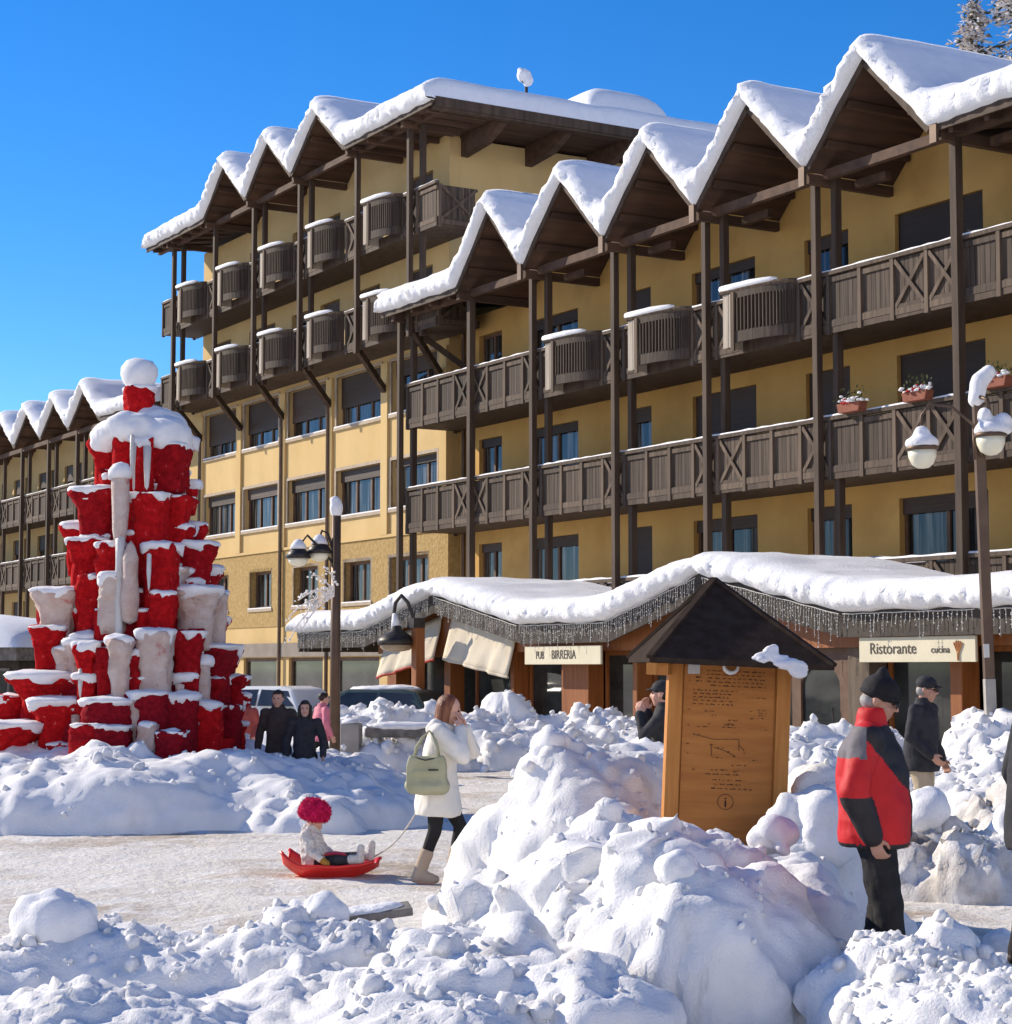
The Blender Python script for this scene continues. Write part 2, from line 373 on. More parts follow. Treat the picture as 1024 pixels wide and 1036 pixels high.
def gridmesh(name, P, matname, parent=None, smooth=True):
    """P: array (a, b, 3)"""
    a, b, _ = P.shape; me = bpy.data.meshes.new(name)
    idx = np.arange(a * b).reshape(a, b)
    f = np.stack([idx[:-1, :-1], idx[1:, :-1], idx[1:, 1:], idx[:-1, 1:]], -1).reshape(-1, 4)
    me.vertices.add(a * b); me.vertices.foreach_set('co', P.reshape(-1, 3).ravel())
    me.loops.add(len(f) * 4); me.loops.foreach_set('vertex_index', f.ravel().astype(np.int32))
    me.polygons.add(len(f)); me.polygons.foreach_set('loop_start', np.arange(0, len(f) * 4, 4, dtype=np.int32))
    me.update(calc_edges=True); me.validate()
    me.materials.append(M[matname])
    return link(name, me, parent, smooth)
def text_mesh(name, body, size, matname, parent, loc, rot, depth=0.004, align='CENTER', extrude_w=1.0):
    cu = bpy.data.curves.new('txt', 'FONT'); cu.body = body; cu.size = size; cu.extrude = depth; cu.align_x = align
    t = bpy.data.objects.new('txt', cu); COL.objects.link(t)
    dg = bpy.context.evaluated_depsgraph_get(); dg.update()
    me = bpy.data.meshes.new_from_object(t.evaluated_get(dg)); bpy.data.objects.remove(t); bpy.data.curves.remove(cu)
    me.name = name; me.materials.clear(); me.materials.append(M[matname])
    o = link(name, me, parent); o.location = loc; o.rotation_euler = rot; o.scale = (extrude_w, 1, 1)
    return o

# ------------------------------------------------------------------ the setting
def street():
    ys = np.concatenate([np.linspace(6, 30, 190), np.linspace(30.3, 48, 60)]); xs = np.linspace(-16, 16, 230)
    X, Y = np.meshgrid(xs, ys, indexing='ij'); p = np.stack([X.ravel(), Y.ravel(), np.zeros(X.size)], 1)
    z = 0.035 * fbm(p, 0.6, 3, 3) + 0.022 * fbm(p, 3.0, 3, 5) + 0.03 * np.clip(fbm(p * np.array([1, 1.8, 1]), 2.2, 2, 8), 0.1, 1) 
    z += 0.012 * np.sin(p[:, 1] * 5.5 + 2 * fbm(p, 0.25, 2, 11)) * (p[:, 1] > 23)
    P = np.stack([X, Y, z.reshape(X.shape)], -1)
    tag(gridmesh('street', P, 'street_snow'), kind='structure')
g = MB(); g.add([(-900, -200, -0.08), (900, -200, -0.08), (900, 1500, -0.08), (-900, 1500, -0.08)], [(0, 1, 2, 3)])
tag(g.build('ground', 'street_snow'), kind='structure')
street()
def bounce_hillside():
    n, q = 90, 26; P = np.zeros((n, q, 3))
    for i in range(n):
        a = math.radians(100 + 150 * i / (n - 1))            # unseen slope added behind the viewer to bounce sunlight into the shade
        for j in range(q):
            r = 42 + 11 * j; P[i, j] = (r * math.sin(a), r * math.cos(a), 0)
    p = P.reshape(-1, 3); r = np.linalg.norm(p[:, :2], axis=1); e = np.tile(np.sin(np.linspace(0, math.pi, n)) ** .5, (q, 1)).T.ravel()
    p[:, 2] = -.3 + e * np.clip((r - 42) / 275, 0, 1) * (175 + 40 * fbm(p, .012, 3, 77)) + e * np.clip((r - 60) / 60, 0, 1) * 3 * fbm(p, .06, 3, 78)
    tag(gridmesh('bounce_hills', P, 'snow_roof'), kind='structure')
bounce_hillside()

# ------------------------------------------------------------------ the long building, in its own frame: x along the front, y inwards, z up
FO = Vector((5.38522, 45.10618, 0)); FR = -R(90 - 30.2926)
def front(s, t, z=0.0):
    c, sn = math.cos(FR), math.sin(FR)
    return Vector((FO.x + s * c + t * sn, FO.y + s * sn - t * c, z))

def wall_boxes(mb, s0, s1, z0, z1, holes, y0, y1, mi=0):
    br = sorted(set([s0, s1] + [h[0] for h in holes] + [h[1] for h in holes]))
    for a, b in zip(br[:-1], br[1:]):
        if a < s0 - 1e-6 or b > s1 + 1e-6: continue
        hs = sorted([(h[2], h[3]) for h in holes if h[0] < (a + b) / 2 < h[1]]); z = z0
        for lo, hi in hs:
            if lo > z1 or hi < z0: continue
            if lo > z: mb.box(a, b, y0, y1, z, lo, mi)
            z = max(z, hi)
        if z < z1: mb.box(a, b, y0, y1, z, z1, mi)
mat('window_glass', (0.016, 0.015, 0.014), 0.06, (0.20, 0.19, 0.175), 4.5, (2.2, 1, 0.10), spec=0.35, lo=0.48, hi=0.74)
def window(parent, s0, s1, z0, z1, y, kind='glass', shut=0.0, trim=False, leaves=2, rnd=random.Random(1)):
    """frame with mullions > pane, shutter"""
    f = MB(); d = 0.09
    f.box(s0, s0 + d, y, y + .1, z0, z1); f.box(s1 - d, s1, y, y + .1, z0, z1)
    f.box(s0 + d, s1 - d, y, y + .1, z1 - d, z1); f.box(s0 + d, s1 - d, y, y + .1, z0, z0 + d)
    for k in range(1, leaves):
        x = s0 + (s1 - s0) * k / leaves; f.box(x - .05, x + .05, y + .004, y + .09, z0 + d, z1 - d)
    o = f.build('window', 'window_frame', parent)
    g = MB().box(s0 + d, s1 - d, y + .05, y + .07, z0 + d, z1 - d); g.build('pane', 'window_glass', o)
    if shut > 0:
        zz = z1 - (z1 - z0) * shut
        h = MB().box(s0 + .02, s1 - .02, y - .05, y - .006, zz, z1 - .005); h.build('shutter', 'shutter', o)
    if trim:
        h = MB(); e = .10
        h.box(s0 - e, s0, -.03, .06, z0, z1); h.box(s1, s1 + e, -.03, .06, z0, z1)
        h.box(s0 - e, s1 + e, -.03, .06, z1, z1 + e); h.box(s0 - e - .04, s1 + e + .04, -.07, .06, z0 - e, z0)
        h.build('window_trim', 'window_trim', o)
        h = MB().box(s0 - .1, s1 + .1, -.065, -.01, z0 + .002, z0 + .04); h.build('snow_strip', 'snow_clean', o)
    return o
mat('wood_board', (0.044, 0.030, 0.021), 0.8, (0.088, 0.063, 0.045), 8, (2.0, 1, 0.08), bump=0.4, bump_scale=16, vary=0.3)
PANEL = {}
def panel_mesh(kind, wd):
    key = (kind, round(wd, 3))
    if key in PANEL: return PANEL[key]
    m = MB(); n = 6; rnd = random.Random(hash(key) % 1000); lo = -.10 if kind != 'cross' else -.16
    for k in range(n):
        a = .09 + (wd - .16) * k / n; b = .09 + (wd - .16) * (k + 1) / n - .012
        m.box(a, b, .015, .04, lo, .93, 1)
    m.box(0, .10, -.05, .06, -.28, .95)                       # stile reaching below the floor
    m.box(.10, wd, -.02, .05, .80, .90) if kind == 'plank' else None
    m.box(.10, wd - .02, -.03, .05, lo - .03, lo + .10)
    if kind == 'cross':
        m.bar((.12, -.012, lo + .12), (wd - .03, -.012, .90), .035, .085, (0, 0, 1)); m.bar((wd - .03, -.02, lo + .12), (.12, -.02, .90), .035, .085, (0, 0, 1))
    me = m.mesh('railing_panel'); fixnormals(me); me.polygons.foreach_set('material_index', m.m)
    PANEL[key] = me
    return me
def add_panel(parent, kind, wd, s, y, z, dark=False, rz=0.0):
    src = panel_mesh(kind, wd); key = (kind, round(wd, 3), dark)
    if key not in PANEL:
        me = src.copy(); me.materials.append(M['wood_panel_shaded' if dark else 'wood_grey']); me.materials.append(M['wood_panel_shaded' if dark else 'wood_board']); PANEL[key] = me
    o = link('railing_panel', PANEL[key], parent); o.location = (s, y, z); o.rotation_euler = (0, 0, rz)
    return o
def bay_box(parent, s, wd, y, z, t=.55):
    """bowed flower bay: a side board, slatted bowed front, bowed handrail and its snow"""
    m = MB()
    t = .50; fb = .38; pts = [(s + fb + (wd - fb) * math.sin(q * math.pi / 20), y - t * math.cos(q * math.pi / 20)) for q in range(11)]
    for i in range(len(pts) - 1):
        (x0, y0), (x1, y1) = pts[i], pts[i + 1]
        for k in range(2):
            f0 = k / 2 + .08; f1 = k / 2 + .34
            a0 = (x0 + (x1 - x0) * f0, y0 + (y1 - y0) * f0); a1 = (x0 + (x1 - x0) * f1, y0 + (y1 - y0) * f1)
            m.bar((a0[0], a0[1], z + .12), (a0[0], a0[1], z + .84), .075, .03, (1, 0, 0))
        for h0, h1 in ((-.12, .12), (.84, .98)):
            m.bar((x0, y0, z + (h0 + h1) / 2), (x1, y1, z + (h0 + h1) / 2), .05, h1 - h0, (0, 0, 1))
    o = m.build('balcony_bay', 'wood_panel_shaded', parent)  # slats coloured dark for the side turned from the sun
    sd = MB(); sd.box(s, s + .19, y - t - .02, y - t + .02, z - .2, z + .97); sd.box(s + .21, s + fb, y - t - .02, y - t + .02, z - .2, z + .97); sd.box(s, s + .05, y - t + .025, y + .01, z - .2, z + .97); sd.build('side_board', 'wood_sunlit', o)  # boards coloured pale to look sunlit
    sd = MB(); sd.box(s + fb - .05, s + fb + .06, y - t - .07, y - t - .022, z - .30, z + .98); sd.build('side_post', 'wood_grey', o)
    h = MB(); h.tube([(s - .3, y + .02, z + 1.03)] + [(x, yy, z + 1.03) for x, yy in [(s, y - t - .05)] + pts], .055, 6); h.build('handrail', 'wood_grey', o)
    h = MB(); h.tube([(x, yy, z + 1.10) for x, yy in [(s, y + .05), (s, y - t - .05)] + pts[:7]], [.03, .075, .085, .08, .085, .075, .07, .06, .03], 8); h.build('snow_strip', 'snow_clean', o, smooth=True)
    return o
def balcony(parent, f, s0, s1, posts, pattern, y=-1.4, yin=.3, boxes=(), snow=True, ends=(True, True)):
    b = MB(); b.box(s0, s1, y + .02, yin - .004, f - .22, f - .02); b.box(s0 - .02, s1 + .02, y - .02, y + .016, f - .26, f + .02)
    o = b.build('balcony', 'wood_dark', parent)
    bs = [(s0 if p is None else p) for p in posts]; k = 0
    for i, (a, c) in enumerate(zip(bs[:-1], bs[1:])):
        n = max(1, round((c - a) / .93)); wd = (c - a) / n
        for j in range(n):
            x = a + j * wd; kind = pattern[k % len(pattern)]; k += 1
            if any(q0 - .3 < x + wd / 2 < q0 + qw + .1 for q0, qw in boxes): continue
            add_panel(o, 'cross' if kind == 'x' else 'plank', wd, x, y, f, dark=(kind == 'd'))  # 'd' panels carry the double posts' shadow as a darker wood tone
    if ends[0]: add_panel(o, 'plank', abs(yin - y) - .1, s0 + .0, yin - .1, f, rz=-math.pi / 2)
    if ends[1]: add_panel(o, 'cross', abs(yin - y) - .1, s1 - .0, y + .03, f, rz=math.pi / 2)
    h = MB(); h.box(s0 - .03, s1 + .03, y - .06, y + .07, f + .95, f + 1.03); h.build('handrail', 'wood_grey', o)
    if snow:
        h = MB(); n = int((s1 - s0) / .25); rnd = random.Random(int(f * 10))
        h.tube([(s0 + (s1 - s0) * i / n, y, f + 1.03) for i in range(n + 1)], [rnd.uniform(.030, .058) for i in range(n + 1)], 7); h.build('snow_strip', 'snow_clean', o, smooth=True)
    for s, wd in boxes: bay_box(o, s, wd, y, f)
    return o

def roof_z(prof):
    ss = np.array([p[0] for p in prof]); zz = np.array([p[1] for p in prof])
    return lambda s: np.interp(s, ss, zz)
def snow_layer(parent, prof, tilt, s0, s1, t1, t0, th, sig=.33, k=0, extra=.10, ends=(True, True), ds=.09, tsteps=30, fringe=1.0):
    """rounded snow blanket over a folded roof; tilt(s, t) adds the slope of flat parts"""
    S = np.arange(s0, s1, ds); N = len(S)
    fine = np.arange(s0 - 2, s1 + 2, ds / 2); zr = roof_z(prof)
    kk = np.exp(-.5 * (np.arange(-60, 61) * ds / 2 / sig) ** 2); kk /= kk.sum()
    base = zr(S); sm = np.interp(S, fine, np.convolve(np.pad(zr(fine), 60, 'edge'), kk, 'valid'))
    sm = np.maximum(sm, base - .10)
    path = [(-.02, -.06), (.10, -.02), (.19, .08), (.24, .22), (.26, .38), (.24, .54), (.19, .69), (.10, .83), (-.04, .93), (-.2, .98), (-.36, 1.0)]
    T = np.linspace(-.58, t0 - t1, tsteps); path += [(q, 1.0) for q in T] + [(T[-1] - .05, .6), (T[-1] - .06, 0)]
    e = np.ones(N); off = np.zeros(N)
    for i in range(N):
        if ends[0]: d = (S[i] - s0) / .45; e[i] = min(e[i], math.sqrt(max(0, 1 - (1 - min(d, 1)) ** 2)))
        if ends[1]: d = (S[-1] - S[i]) / .45; e[i] = min(e[i], math.sqrt(max(0, 1 - (1 - min(d, 1)) ** 2)))
    P = np.zeros((N, len(path), 3))
    for j, (dt, fr) in enumerate(path):
        t = t1 + dt; tt = np.full(N, min(t, t1)); bz = base + extra + tilt(S, tt); tz = sm + extra + tilt(S, tt) + th
        P[:, j, 0] = S; P[:, j, 1] = -t; P[:, j, 2] = bz + (tz - bz) * fr * e
    q = P.reshape(-1, 3); J = np.tile(np.arange(len(path)), N)
    frontm = np.exp(-((J - 5) / 3.2) ** 2)
    streak = fbm(q * np.array([5.5, 3, 2.0]), 1, 3, k + 3); lump = 1.5 * fbm(q, .9, 3, k)
    crumb = np.clip(fbm(q * np.array([1, 1, 1.3]), 9.0, 3, k + 9), -.1, 1)
    q[:, 1] -= (streak * .10 + crumb * .17 + .06 * np.clip(fbm(q, 18.0, 2, k + 41), 0, 1)) * frontm * fringe
    q[:, 2] += lump * .05 * (J > 3) + .05 * fbm(q * np.array([2.2, 1, 0]), 1, 2, k + 20) * (J < 3)
    o = gridmesh('snow_layer', P, 'snow_roof', parent)
    fixnormals(o.data)
    return o
def folded_roof(parent, prof, tilt, t1, t0, th=.10, name='roof', brackets=(), inner=.3):
    m = MB()
    for (a, za), (b, zb) in zip(prof[:-1], prof[1:]):
        vs = []
        for t in (t1, t0):
            for s, z in ((a, za), (b, zb)):
                dz = float(tilt(np.array([(a + b) / 2]), np.array([t]))[0])
                vs += [(s, -t, z + dz), (s, -t, z + dz + th)]
        m.add(vs, [(0, 2, 3, 1), (4, 5, 7, 6), (0, 1, 5, 4), (2, 6, 7, 3), (1, 3, 7, 5), (0, 4, 6, 2)])
    o = m.build(name, 'wood_roof', parent)
    bb = MB(); pu = MB()
    for (a, za), (b, zb) in zip(prof[:-1], prof[1:]):
        bb.bar((a, -t1 - .03, za + .02), (b, -t1 - .03, zb + .02), .05, .19, (0, 0, 1))
        if abs(zb - za) > .3:
            for f in (.30, .66):
                s = a + (b - a) * f; z = za + (zb - za) * f - .085; pu.bar((s, -t1 + .05, z), (s, inner, z), .13, .15)
        else:
            n = int((b - a) / .9)
            for k in range(n):
                s = a + (k + .5) * (b - a) / n; dz = float(tilt(np.array([s]), np.array([0.0]))[0]) - float(tilt(np.array([s]), np.array([t1]))[0])
                pu.bar((s, -t1 + .05, za - .08), (s, inner, za + dz * (t1 + inner) / max(t1, .1) * .8 - .08), .12, .14)
    bb.build('barge_board', 'wood_dark', o); pu.build('rafters', 'wood_roof', o)
    return o

def gables(valleys, zv, zp):
    pts = []
    for a, b in zip(valleys[:-1], valleys[1:]): pts += [(a, zv), ((a + b) / 2, zp)]
    return pts + [(valleys[-1], zv)]
BUILD = (FO.x, FO.y, 0)

# ---- near wing
nw = empty('apartment_wing', 'yellow wing with five zigzag snowy gables and long dark balconies above the shops', 'building', front(6, 0), FR)
def to_local(e, s):   # children are written in frame coordinates: shift them by the thing's own s
    for ch in e.children: ch.location.x -= s
RF = [3.0, 6.0, 9.0]; RP = [-13.9, -10.0, -6.5, -2.7, 1.0, 4.85, 8.76, 12.6, 16.4, 20.2, 24.0]
wn_s = [(-12.8, -11.5), (-9.95, -7.5), (-5.1, -4.1), (-2.35, .15), (1.95, 3.45), (4.95, 7.55), (9.3, 11.8), (13.4, 14.9), (16.6, 19.1), (20.6, 22.1)]
shut_by = {9.0: [0, .12, 1, .1, .12, 1, .4, 1, .2, 1], 6.0: [.1, .1, .15, 1, 1, 1, .5, .1, 1, .3], 3.0: [.1, .12, 1, .12, .12, .14, .1, .2, .2, .2]}
holes = [(a, b, f + .02, f + 2.42) for f in RF for a, b in wn_s]
wb_ = MB(); wall_boxes(wb_, -13.97, 25, 0, 12.05, holes, .35, .65)
wb_.box(-13.97, 25, .65, 10.5, 0.5, 11.9)
RV = [-9.95, -6.45, -2.65, 1.05, 4.9, 8.6]; ZV, ZP = 12.05, 13.88
for a, b in zip(RV[:-1], RV[1:]): wb_.prism([(a + .02, 12.05), (b - .02, 12.05), ((a + b) / 2, ZP - .02)], .35, .65)
wb_.build('wall', 'plaster_yellow', nw)
for f in RF:
    for (a, b), sh in zip(wn_s, shut_by[f]): window(nw, a, b, f + .02, f + 2.42, .49, shut=sh, leaves=2 if b - a > 1.2 else 1)
prof = [(-14.4, 12.05)] + gables(RV, ZV, ZP) + [(25.5, 12.05)]
tilt = lambda s, t: np.where((s < RV[0] - .01) | (s > RV[-1] + .01), .26 * np.clip(1.95 - t, 0, 7), 0)
rf = folded_roof(nw, prof, tilt, 1.95, -10.0, inner=.3)
snow_layer(rf, prof, tilt, -14.5, 25.6, 1.95, -10.0, .64, sig=.34, k=1)
pb = [-13.9] + RP[2:]
patt = 'dppxxppx' + 'dppx' + 'dppx' + 'xppx' + 'dpxx' + 'dpxx' + 'xppx' * 3
balcony(nw, 9.0, -13.95, 24, pb, patt, yin=.35, boxes=[(-5.45, 1.8), (-1.75, 1.85), (1.95, 1.9)], snow=True)
balcony(nw, 6.0, -13.95, 24, pb, patt, yin=.35)
balcony(nw, 3.0, -6.5, 24, RP[2:], patt[8:], yin=.35)
for i, s in enumerate(RP):
    if i in (1, 6, 7):
        MB().box(s - .09, s + .09, -1.58, -1.40, 0, 12.05).build('post', 'wood_dark', nw, bevel=.01)
    else:
        MB().box(s - .28, s - .12, -1.60, -1.45, 0, 12.0).build('post', 'wood_dark', nw, bevel=.01)
        MB().box(s + .08, s + .24, -1.36, -1.20, 0, 12.0).build('post', 'wood_dark', nw, bevel=.01)
    MB().bar((s, -1.9, 11.92), (s, .35, 11.92), .16, .20).build('valley_beam', 'wood_roof', nw)
MB().bar((-14.3, -1.5, 12.02), (25.3, -1.5, 12.02), .15, .2).build('tie_beam', 'wood_roof', nw)
for s in RP[2:7]:
    MB().box(s + .3, s + 1.25, -.9, -.75, 11.78, 11.95).build('stub_beam', 'wood_roof', nw)
    MB().box(s - .09, s + .09, -2.06, -1.99, 11.75, 12.15).build('gutter_outlet', 'metal_pipe', nw)
MB().bar((-13.9, -1.45, 10.1 + 1.7), (-13.2, .2, 10.5), .14, .16).build('brace', 'wood_dark', nw)
MB().tube([(-13.6, .27, 12), (-13.6, .27, 0)], .06, 8).build('downpipe', 'metal_pipe', nw)
to_local(nw, 6)

# ---- tall block
tb = empty('apartment_block', 'tallest yellow block with brown stucco band and flat snowy roof corner, behind the lamp post', 'building', front(-24, 0), FR)
LX = [(-33.0, -29.95), (-29.25, -26.2), (-25.4, -22.3), (-21.55, -18.35), (-17.65, -14.65)]
L1 = [(-32.35, -30.6), (-28.55, -26.7), (-24.8, -22.9), (-20.9, -19.0), (-17.7, -15.2)]
rows = [(a, b, 9.66, 11.3) for a, b in LX] + [(a, b, 6.75, 8.25) for a, b in LX] + [(a, b, 3.96, 5.26) for a, b in L1]
up = [(-32.4, -30.6), (-28.9, -26.6), (-25.2, -23.6), (-22.9, -21.4), (-20.4, -18.5), (-16.6, -15.0)]
rows_up = [(a, b, f + .02, f + 2.15) for f in (11.75, 14.6) for a, b in up]
shopw = [(-32.9, -29.8), (-29.1, -26.2), (-25.2, -22.5), (-21.6, -18.4), (-17.7, -14.4)]
rows_g = [(a, b, .35, 2.25) for a, b in shopw]
m = MB(); allh = rows + rows_up + rows_g
wall_boxes(m, -33.35, -13.97, 5.9, 17.55, allh, 0, .34)
m.box(-33.35, -13.97, .344, 11, .2, 17.5); m.prism([(-28.4, 17.55), (-24.66, 17.55), (-26.5, 19.05)], 0, .34)
m.prism([(-24.62, 17.55), (-20.92, 17.55), (-22.77, 19.05)], 0, .34); m.prism([(-20.88, 17.55), (-17.02, 17.55), (-18.95, 19.05)], 0, .34)
m.box(-16.9, -13.97, 0, .34, 17.55, 18.05)
wall_boxes(m, -33.35, -13.97, 2.75, 3.32, [], .0, .34); wall_boxes(m, -33.35, -13.97, 0, 2.28, rows_g, .0, .34)
m.build('wall', 'plaster_pale', tb)
for ss in (-33.3, -29.6, -25.75, -22.0, -18.0, -14.2):    # flat strips between the window columns
    MB().box(ss - .22, ss + .22, -.09, -.004, 5.98, 11.3).build('pilaster', 'plaster_pale', tb)
m = MB(); wall_boxes(m, -33.37, -13.95, 3.32, 5.9, allh, -.03, .34); m.build('stucco_band', 'stucco_brown', tb)
MB().box(-33.4, -13.93, -.08, .1, 5.9, 5.99).build('ledge', 'plaster_pale', tb)
MB().box(-33.38, -13.95, -.10, .34, 2.28, 2.75).build('shop_band', 'band_grey', tb)
shL = [.12, .62, .58, .55, .62, .0, .0, .3, .28, .05, .0, .0, .0, .0, .0]
shL = [.7, .66, .66, .62, .30, .25, .25, .28, .25, .15] + [0] * 5
for (a, b, z0, z1), sh in zip(rows, shL): window(tb, a, b, z0, z1, .20, shut=sh, trim=True, leaves=3 if b - a > 2 else 2)
for a, b, z0, z1 in rows_up: window(tb, a, b, z0, z1, .20, shut=.15, leaves=2)
for a, b, z0, z1 in rows_g:
    o = MB().box(a, a + .12, .1, .2, z0, z1).box(b - .12, b, .1, .2, z0, z1).box(a + .12, b - .12, .1, .2, z1 - .12, z1).box(a + .12, b - .12, .1, .2, z0, z0 + .1).build('shop_window', 'window_frame', tb)
    MB().box(a + .12, b - .12, .14, .16, z0 + .1, z1 - .12).build('pane', 'glass_shop', o)
LP = [-32.22, -28.39, -24.69, -20.94, -16.99, -13.33]
LV = [-28.45, -24.64, -20.9, -17.0]
profL = [(-34.15, 17.6)] + gables(LV, 17.6, 19.1) + [(-11.35, 17.6)]
def tiltL(s, t):
    c = np.where(s > -17.01, np.minimum(np.clip(1.95 - t, 0, 9), np.clip((-11.35 - s), 0, 6)) * .24, 0)
    return c + np.where(s < -28.44, .20 * np.clip(1.95 - t, 0, 7), 0)
tl_plate = lambda s, t: np.where(s > -17.01, .0, 0) + np.where(s < -28.44, .20 * np.clip(1.95 - t, 0, 7), 0)
rf = folded_roof(tb, profL, tl_plate, 1.95, -11.5, inner=.0)
snow_layer(rf, profL, tiltL, -34.25, -11.22, 1.95, -11.6, .66, sig=.34, k=5, ends=(True, True))
MB().box(-11.35, -11.30, -1.9, 11.5, 17.5, 17.78).build('barge_board', 'wood_dark', rf)
MB().box(-11.55, -11.35, -1.9, 11.4, 17.44, 17.60).build('eave_lath', 'wood_dark', rf)
for y in (.5, 2.7, 4.9, 7.1, 9.3):
    c = MB(); c.prism([(-13.96, 17.58), (-11.7, 17.58), (-11.7, 17.40), (-12.6, 17.05), (-13.96, 16.95)], y - .12, y + .12); c.build('corbel', 'wood_roof', rf)
lan = MB(); lan.box(-17.2, -14.5, 5.4, 7.8, 17.5, 19.0); lan.build('roof_house', 'plaster_yellow', rf)
P = np.zeros((40, 30, 3)); 
for i in range(40):
    for j in range(30):
        a, b = i / 39 * 2 - 1, j / 29 * 2 - 1; e = (1 - abs(a) ** 4) * (1 - abs(b) ** 4)
        P[i, j] = (-15.85 + 1.7 * a, 6.6 + 1.6 * b, 18.55 + 1.45 * max(e, 0) ** .28 + .30 * (1 - max(abs(a), abs(b))))
gridmesh('snow_layer', P, 'snow_roof', rf)
lb = [(p + 1.2, 1.6) for p in LP[:5]]
for f in (11.75, 14.6):
    balcony(tb, f, -33.9, -12.15, [-33.9] + LP[:5] + [-13.33, -12.15], 'dxpp' + 'dxpp' * 6, yin=0, boxes=[(-33.5, .95)] * 0 + lb)
for i, s in enumerate(LP):
    z0 = 11.35 if i < 5 else 11.35
    if i in (1, 4): MB().box(s - .08, s + .08, -1.60, -1.45, z0, 17.6).build('post', 'wood_dark', tb, bevel=.01)
    else:
        MB().box(s - .26, s - .10, -1.62, -1.47, z0, 17.6).build('post', 'wood_dark', tb, bevel=.01)
        MB().box(s + .08, s + .24, -1.38, -1.23, z0, 17.6).build('post', 'wood_dark', tb, bevel=.01)
    MB().bar((s - .02, -1.9, 17.48), (s - .02, 0, 17.48), .16, .2).build('valley_beam', 'wood_roof', tb)
    MB().bar((s - .1, -1.45, 11.5), (s - .95, -.1, 10.45), .14, .2).build('brace', 'wood_dark', tb)
for s in (-33.25, -25.75, -22.0):
    MB().tube([(s, -.12, 10.6), (s, -.12, 0)], .065, 8).build('downpipe', 'metal_pipe', tb)
MB().bar((-34.1, -1.5, 17.56), (-11.4, -1.5, 17.56), .14, .18).build('tie_beam', 'wood_roof', tb)
to_local(tb, -24)

# ---- far wing
fw = empty('apartment_wing', 'farthest wing of the yellow building, low snowy gables seen left behind the red tower', 'building', front(-45, 0), FR)
FV = [-70.5, -66.6, -62.7, -58.8, -54.9, -51.0, -47.1, -43.2, -39.3]
profF = [(-76, 11.75)] + gables(FV, 11.75, 13.1) + [(-34.6, 11.75)]
tiltF = lambda s, t: np.where((s < FV[0]) | (s > FV[-1] + .01), .2 * np.clip(1.95 - t, 0, 7), 0)
FF = [2.75, 5.7, 8.6]
fwin = [(v + 1.1, v + 2.3) for v in FV[2:]] + [(v + 2.9, v + 3.5) for v in FV[2:-1]]
m = MB(); wall_boxes(m, -75, -33.4, 0, 11.75, [(a, b, f + .02, f + 2.3) for f in FF for a, b in fwin], .0, .3); m.box(-75, -33.4, .3, 10, .3, 11.6)
for a, b in zip(FV[:-1], FV[1:]): m.prism([(a + .02, 11.75), (b - .02, 11.75), ((a + b) / 2, 13.05)], 0, .3)
m.build('wall', 'plaster_pale', fw)
for f in FF:
    for a, b in fwin: window(fw, a, b, f + .02, f + 2.3, .14, shut=.3 if (int(a * 7 + f) % 3) else .9, leaves=1)
rf = folded_roof(fw, profF, tiltF, 1.95, -9.5, inner=0)
snow_layer(rf, profF, tiltF, -76.1, -34.5, 1.95, -9.5, .62, sig=.34, k=9, ds=.14)
for f in FF[1:]:
    balcony(fw, f, -71, -35.5, FV + [-35.5], 'xppx', yin=0)
for s in FV[2:] + [-35.6]:
    MB().box(s - .30, s - .14, -1.6, -1.45, 0, 11.7).build('post', 'wood_dark', fw); MB().box(s + .14, s + .30, -1.4, -1.25, 0, 11.7).build('post', 'wood_dark', fw)
MB().bar((-75, -1.5, 11.7), (-34.7, -1.5, 11.7), .14, .18).build('tie_beam', 'wood_roof', fw)
to_local(fw, -45)

# ------------------------------------------------------------------ shops under the snowy canopy
sp = empty('shop_pavilion', 'low row of shops under a wavy snow-laden canopy in front of the yellow building', 'shop', front(2, 4), FR)
cp = [(-13.0, 2.72), (-9.0, 2.72), (-5.2, 3.5), (-1.1, 2.72), (2.3, 2.72), (5.6, 3.55), (9.7, 2.72), (26, 2.72)]
zero = lambda s, t: np.zeros(np.shape(s))
m = MB()
for (a, za), (b, zb) in zip(cp[:-1], cp[1:]):
    m.add([(a, -5.2, za), (a, -5.2, za + .16), (b, -5.2, zb), (b, -5.2, zb + .16), (a, .3, za), (a, .3, za + .16), (b, .3, zb), (b, .3, zb + .16)],
          [(0, 2, 3, 1), (4, 5, 7, 6), (0, 1, 5, 4), (2, 6, 7, 3), (1, 3, 7, 5), (0, 4, 6, 2)])
crf = m.build('canopy', 'fascia_dark', sp)
snow_layer(crf, cp, zero, -13.15, 26.1, 5.2, .4, .52, sig=.85, k=31, extra=.17, ds=.07, tsteps=24, fringe=.7)
m = MB()
for (a, za), (b, zb) in zip(cp[:-1], cp[1:]): m.bar((a, -5.16, za - .12), (b, -5.16, zb - .12), .05, .34, (0, 0, 1))
m.bar((-12.98, -5.16, 2.56), (-12.98, -.1, 2.56), .05, .44); m.build('fascia', 'fascia_dark', sp)
m = MB()      # lintel and gable fill behind the signs
poly = [(-9.0, 2.26), (26, 2.26), (26, 2.70), (9.7, 2.70), (5.6, 3.53), (2.3, 2.70), (-1.1, 2.70), (-5.2, 3.48), (-9.0, 2.70)]
m.prism(poly, -4.75, -4.66); m.build('lintel', 'pillar_wood', sp)
m = MB(); m.box(-9, 26, -4.2, -4.1, 0.05, .45); m.build('plinth', 'stone_dark', sp)
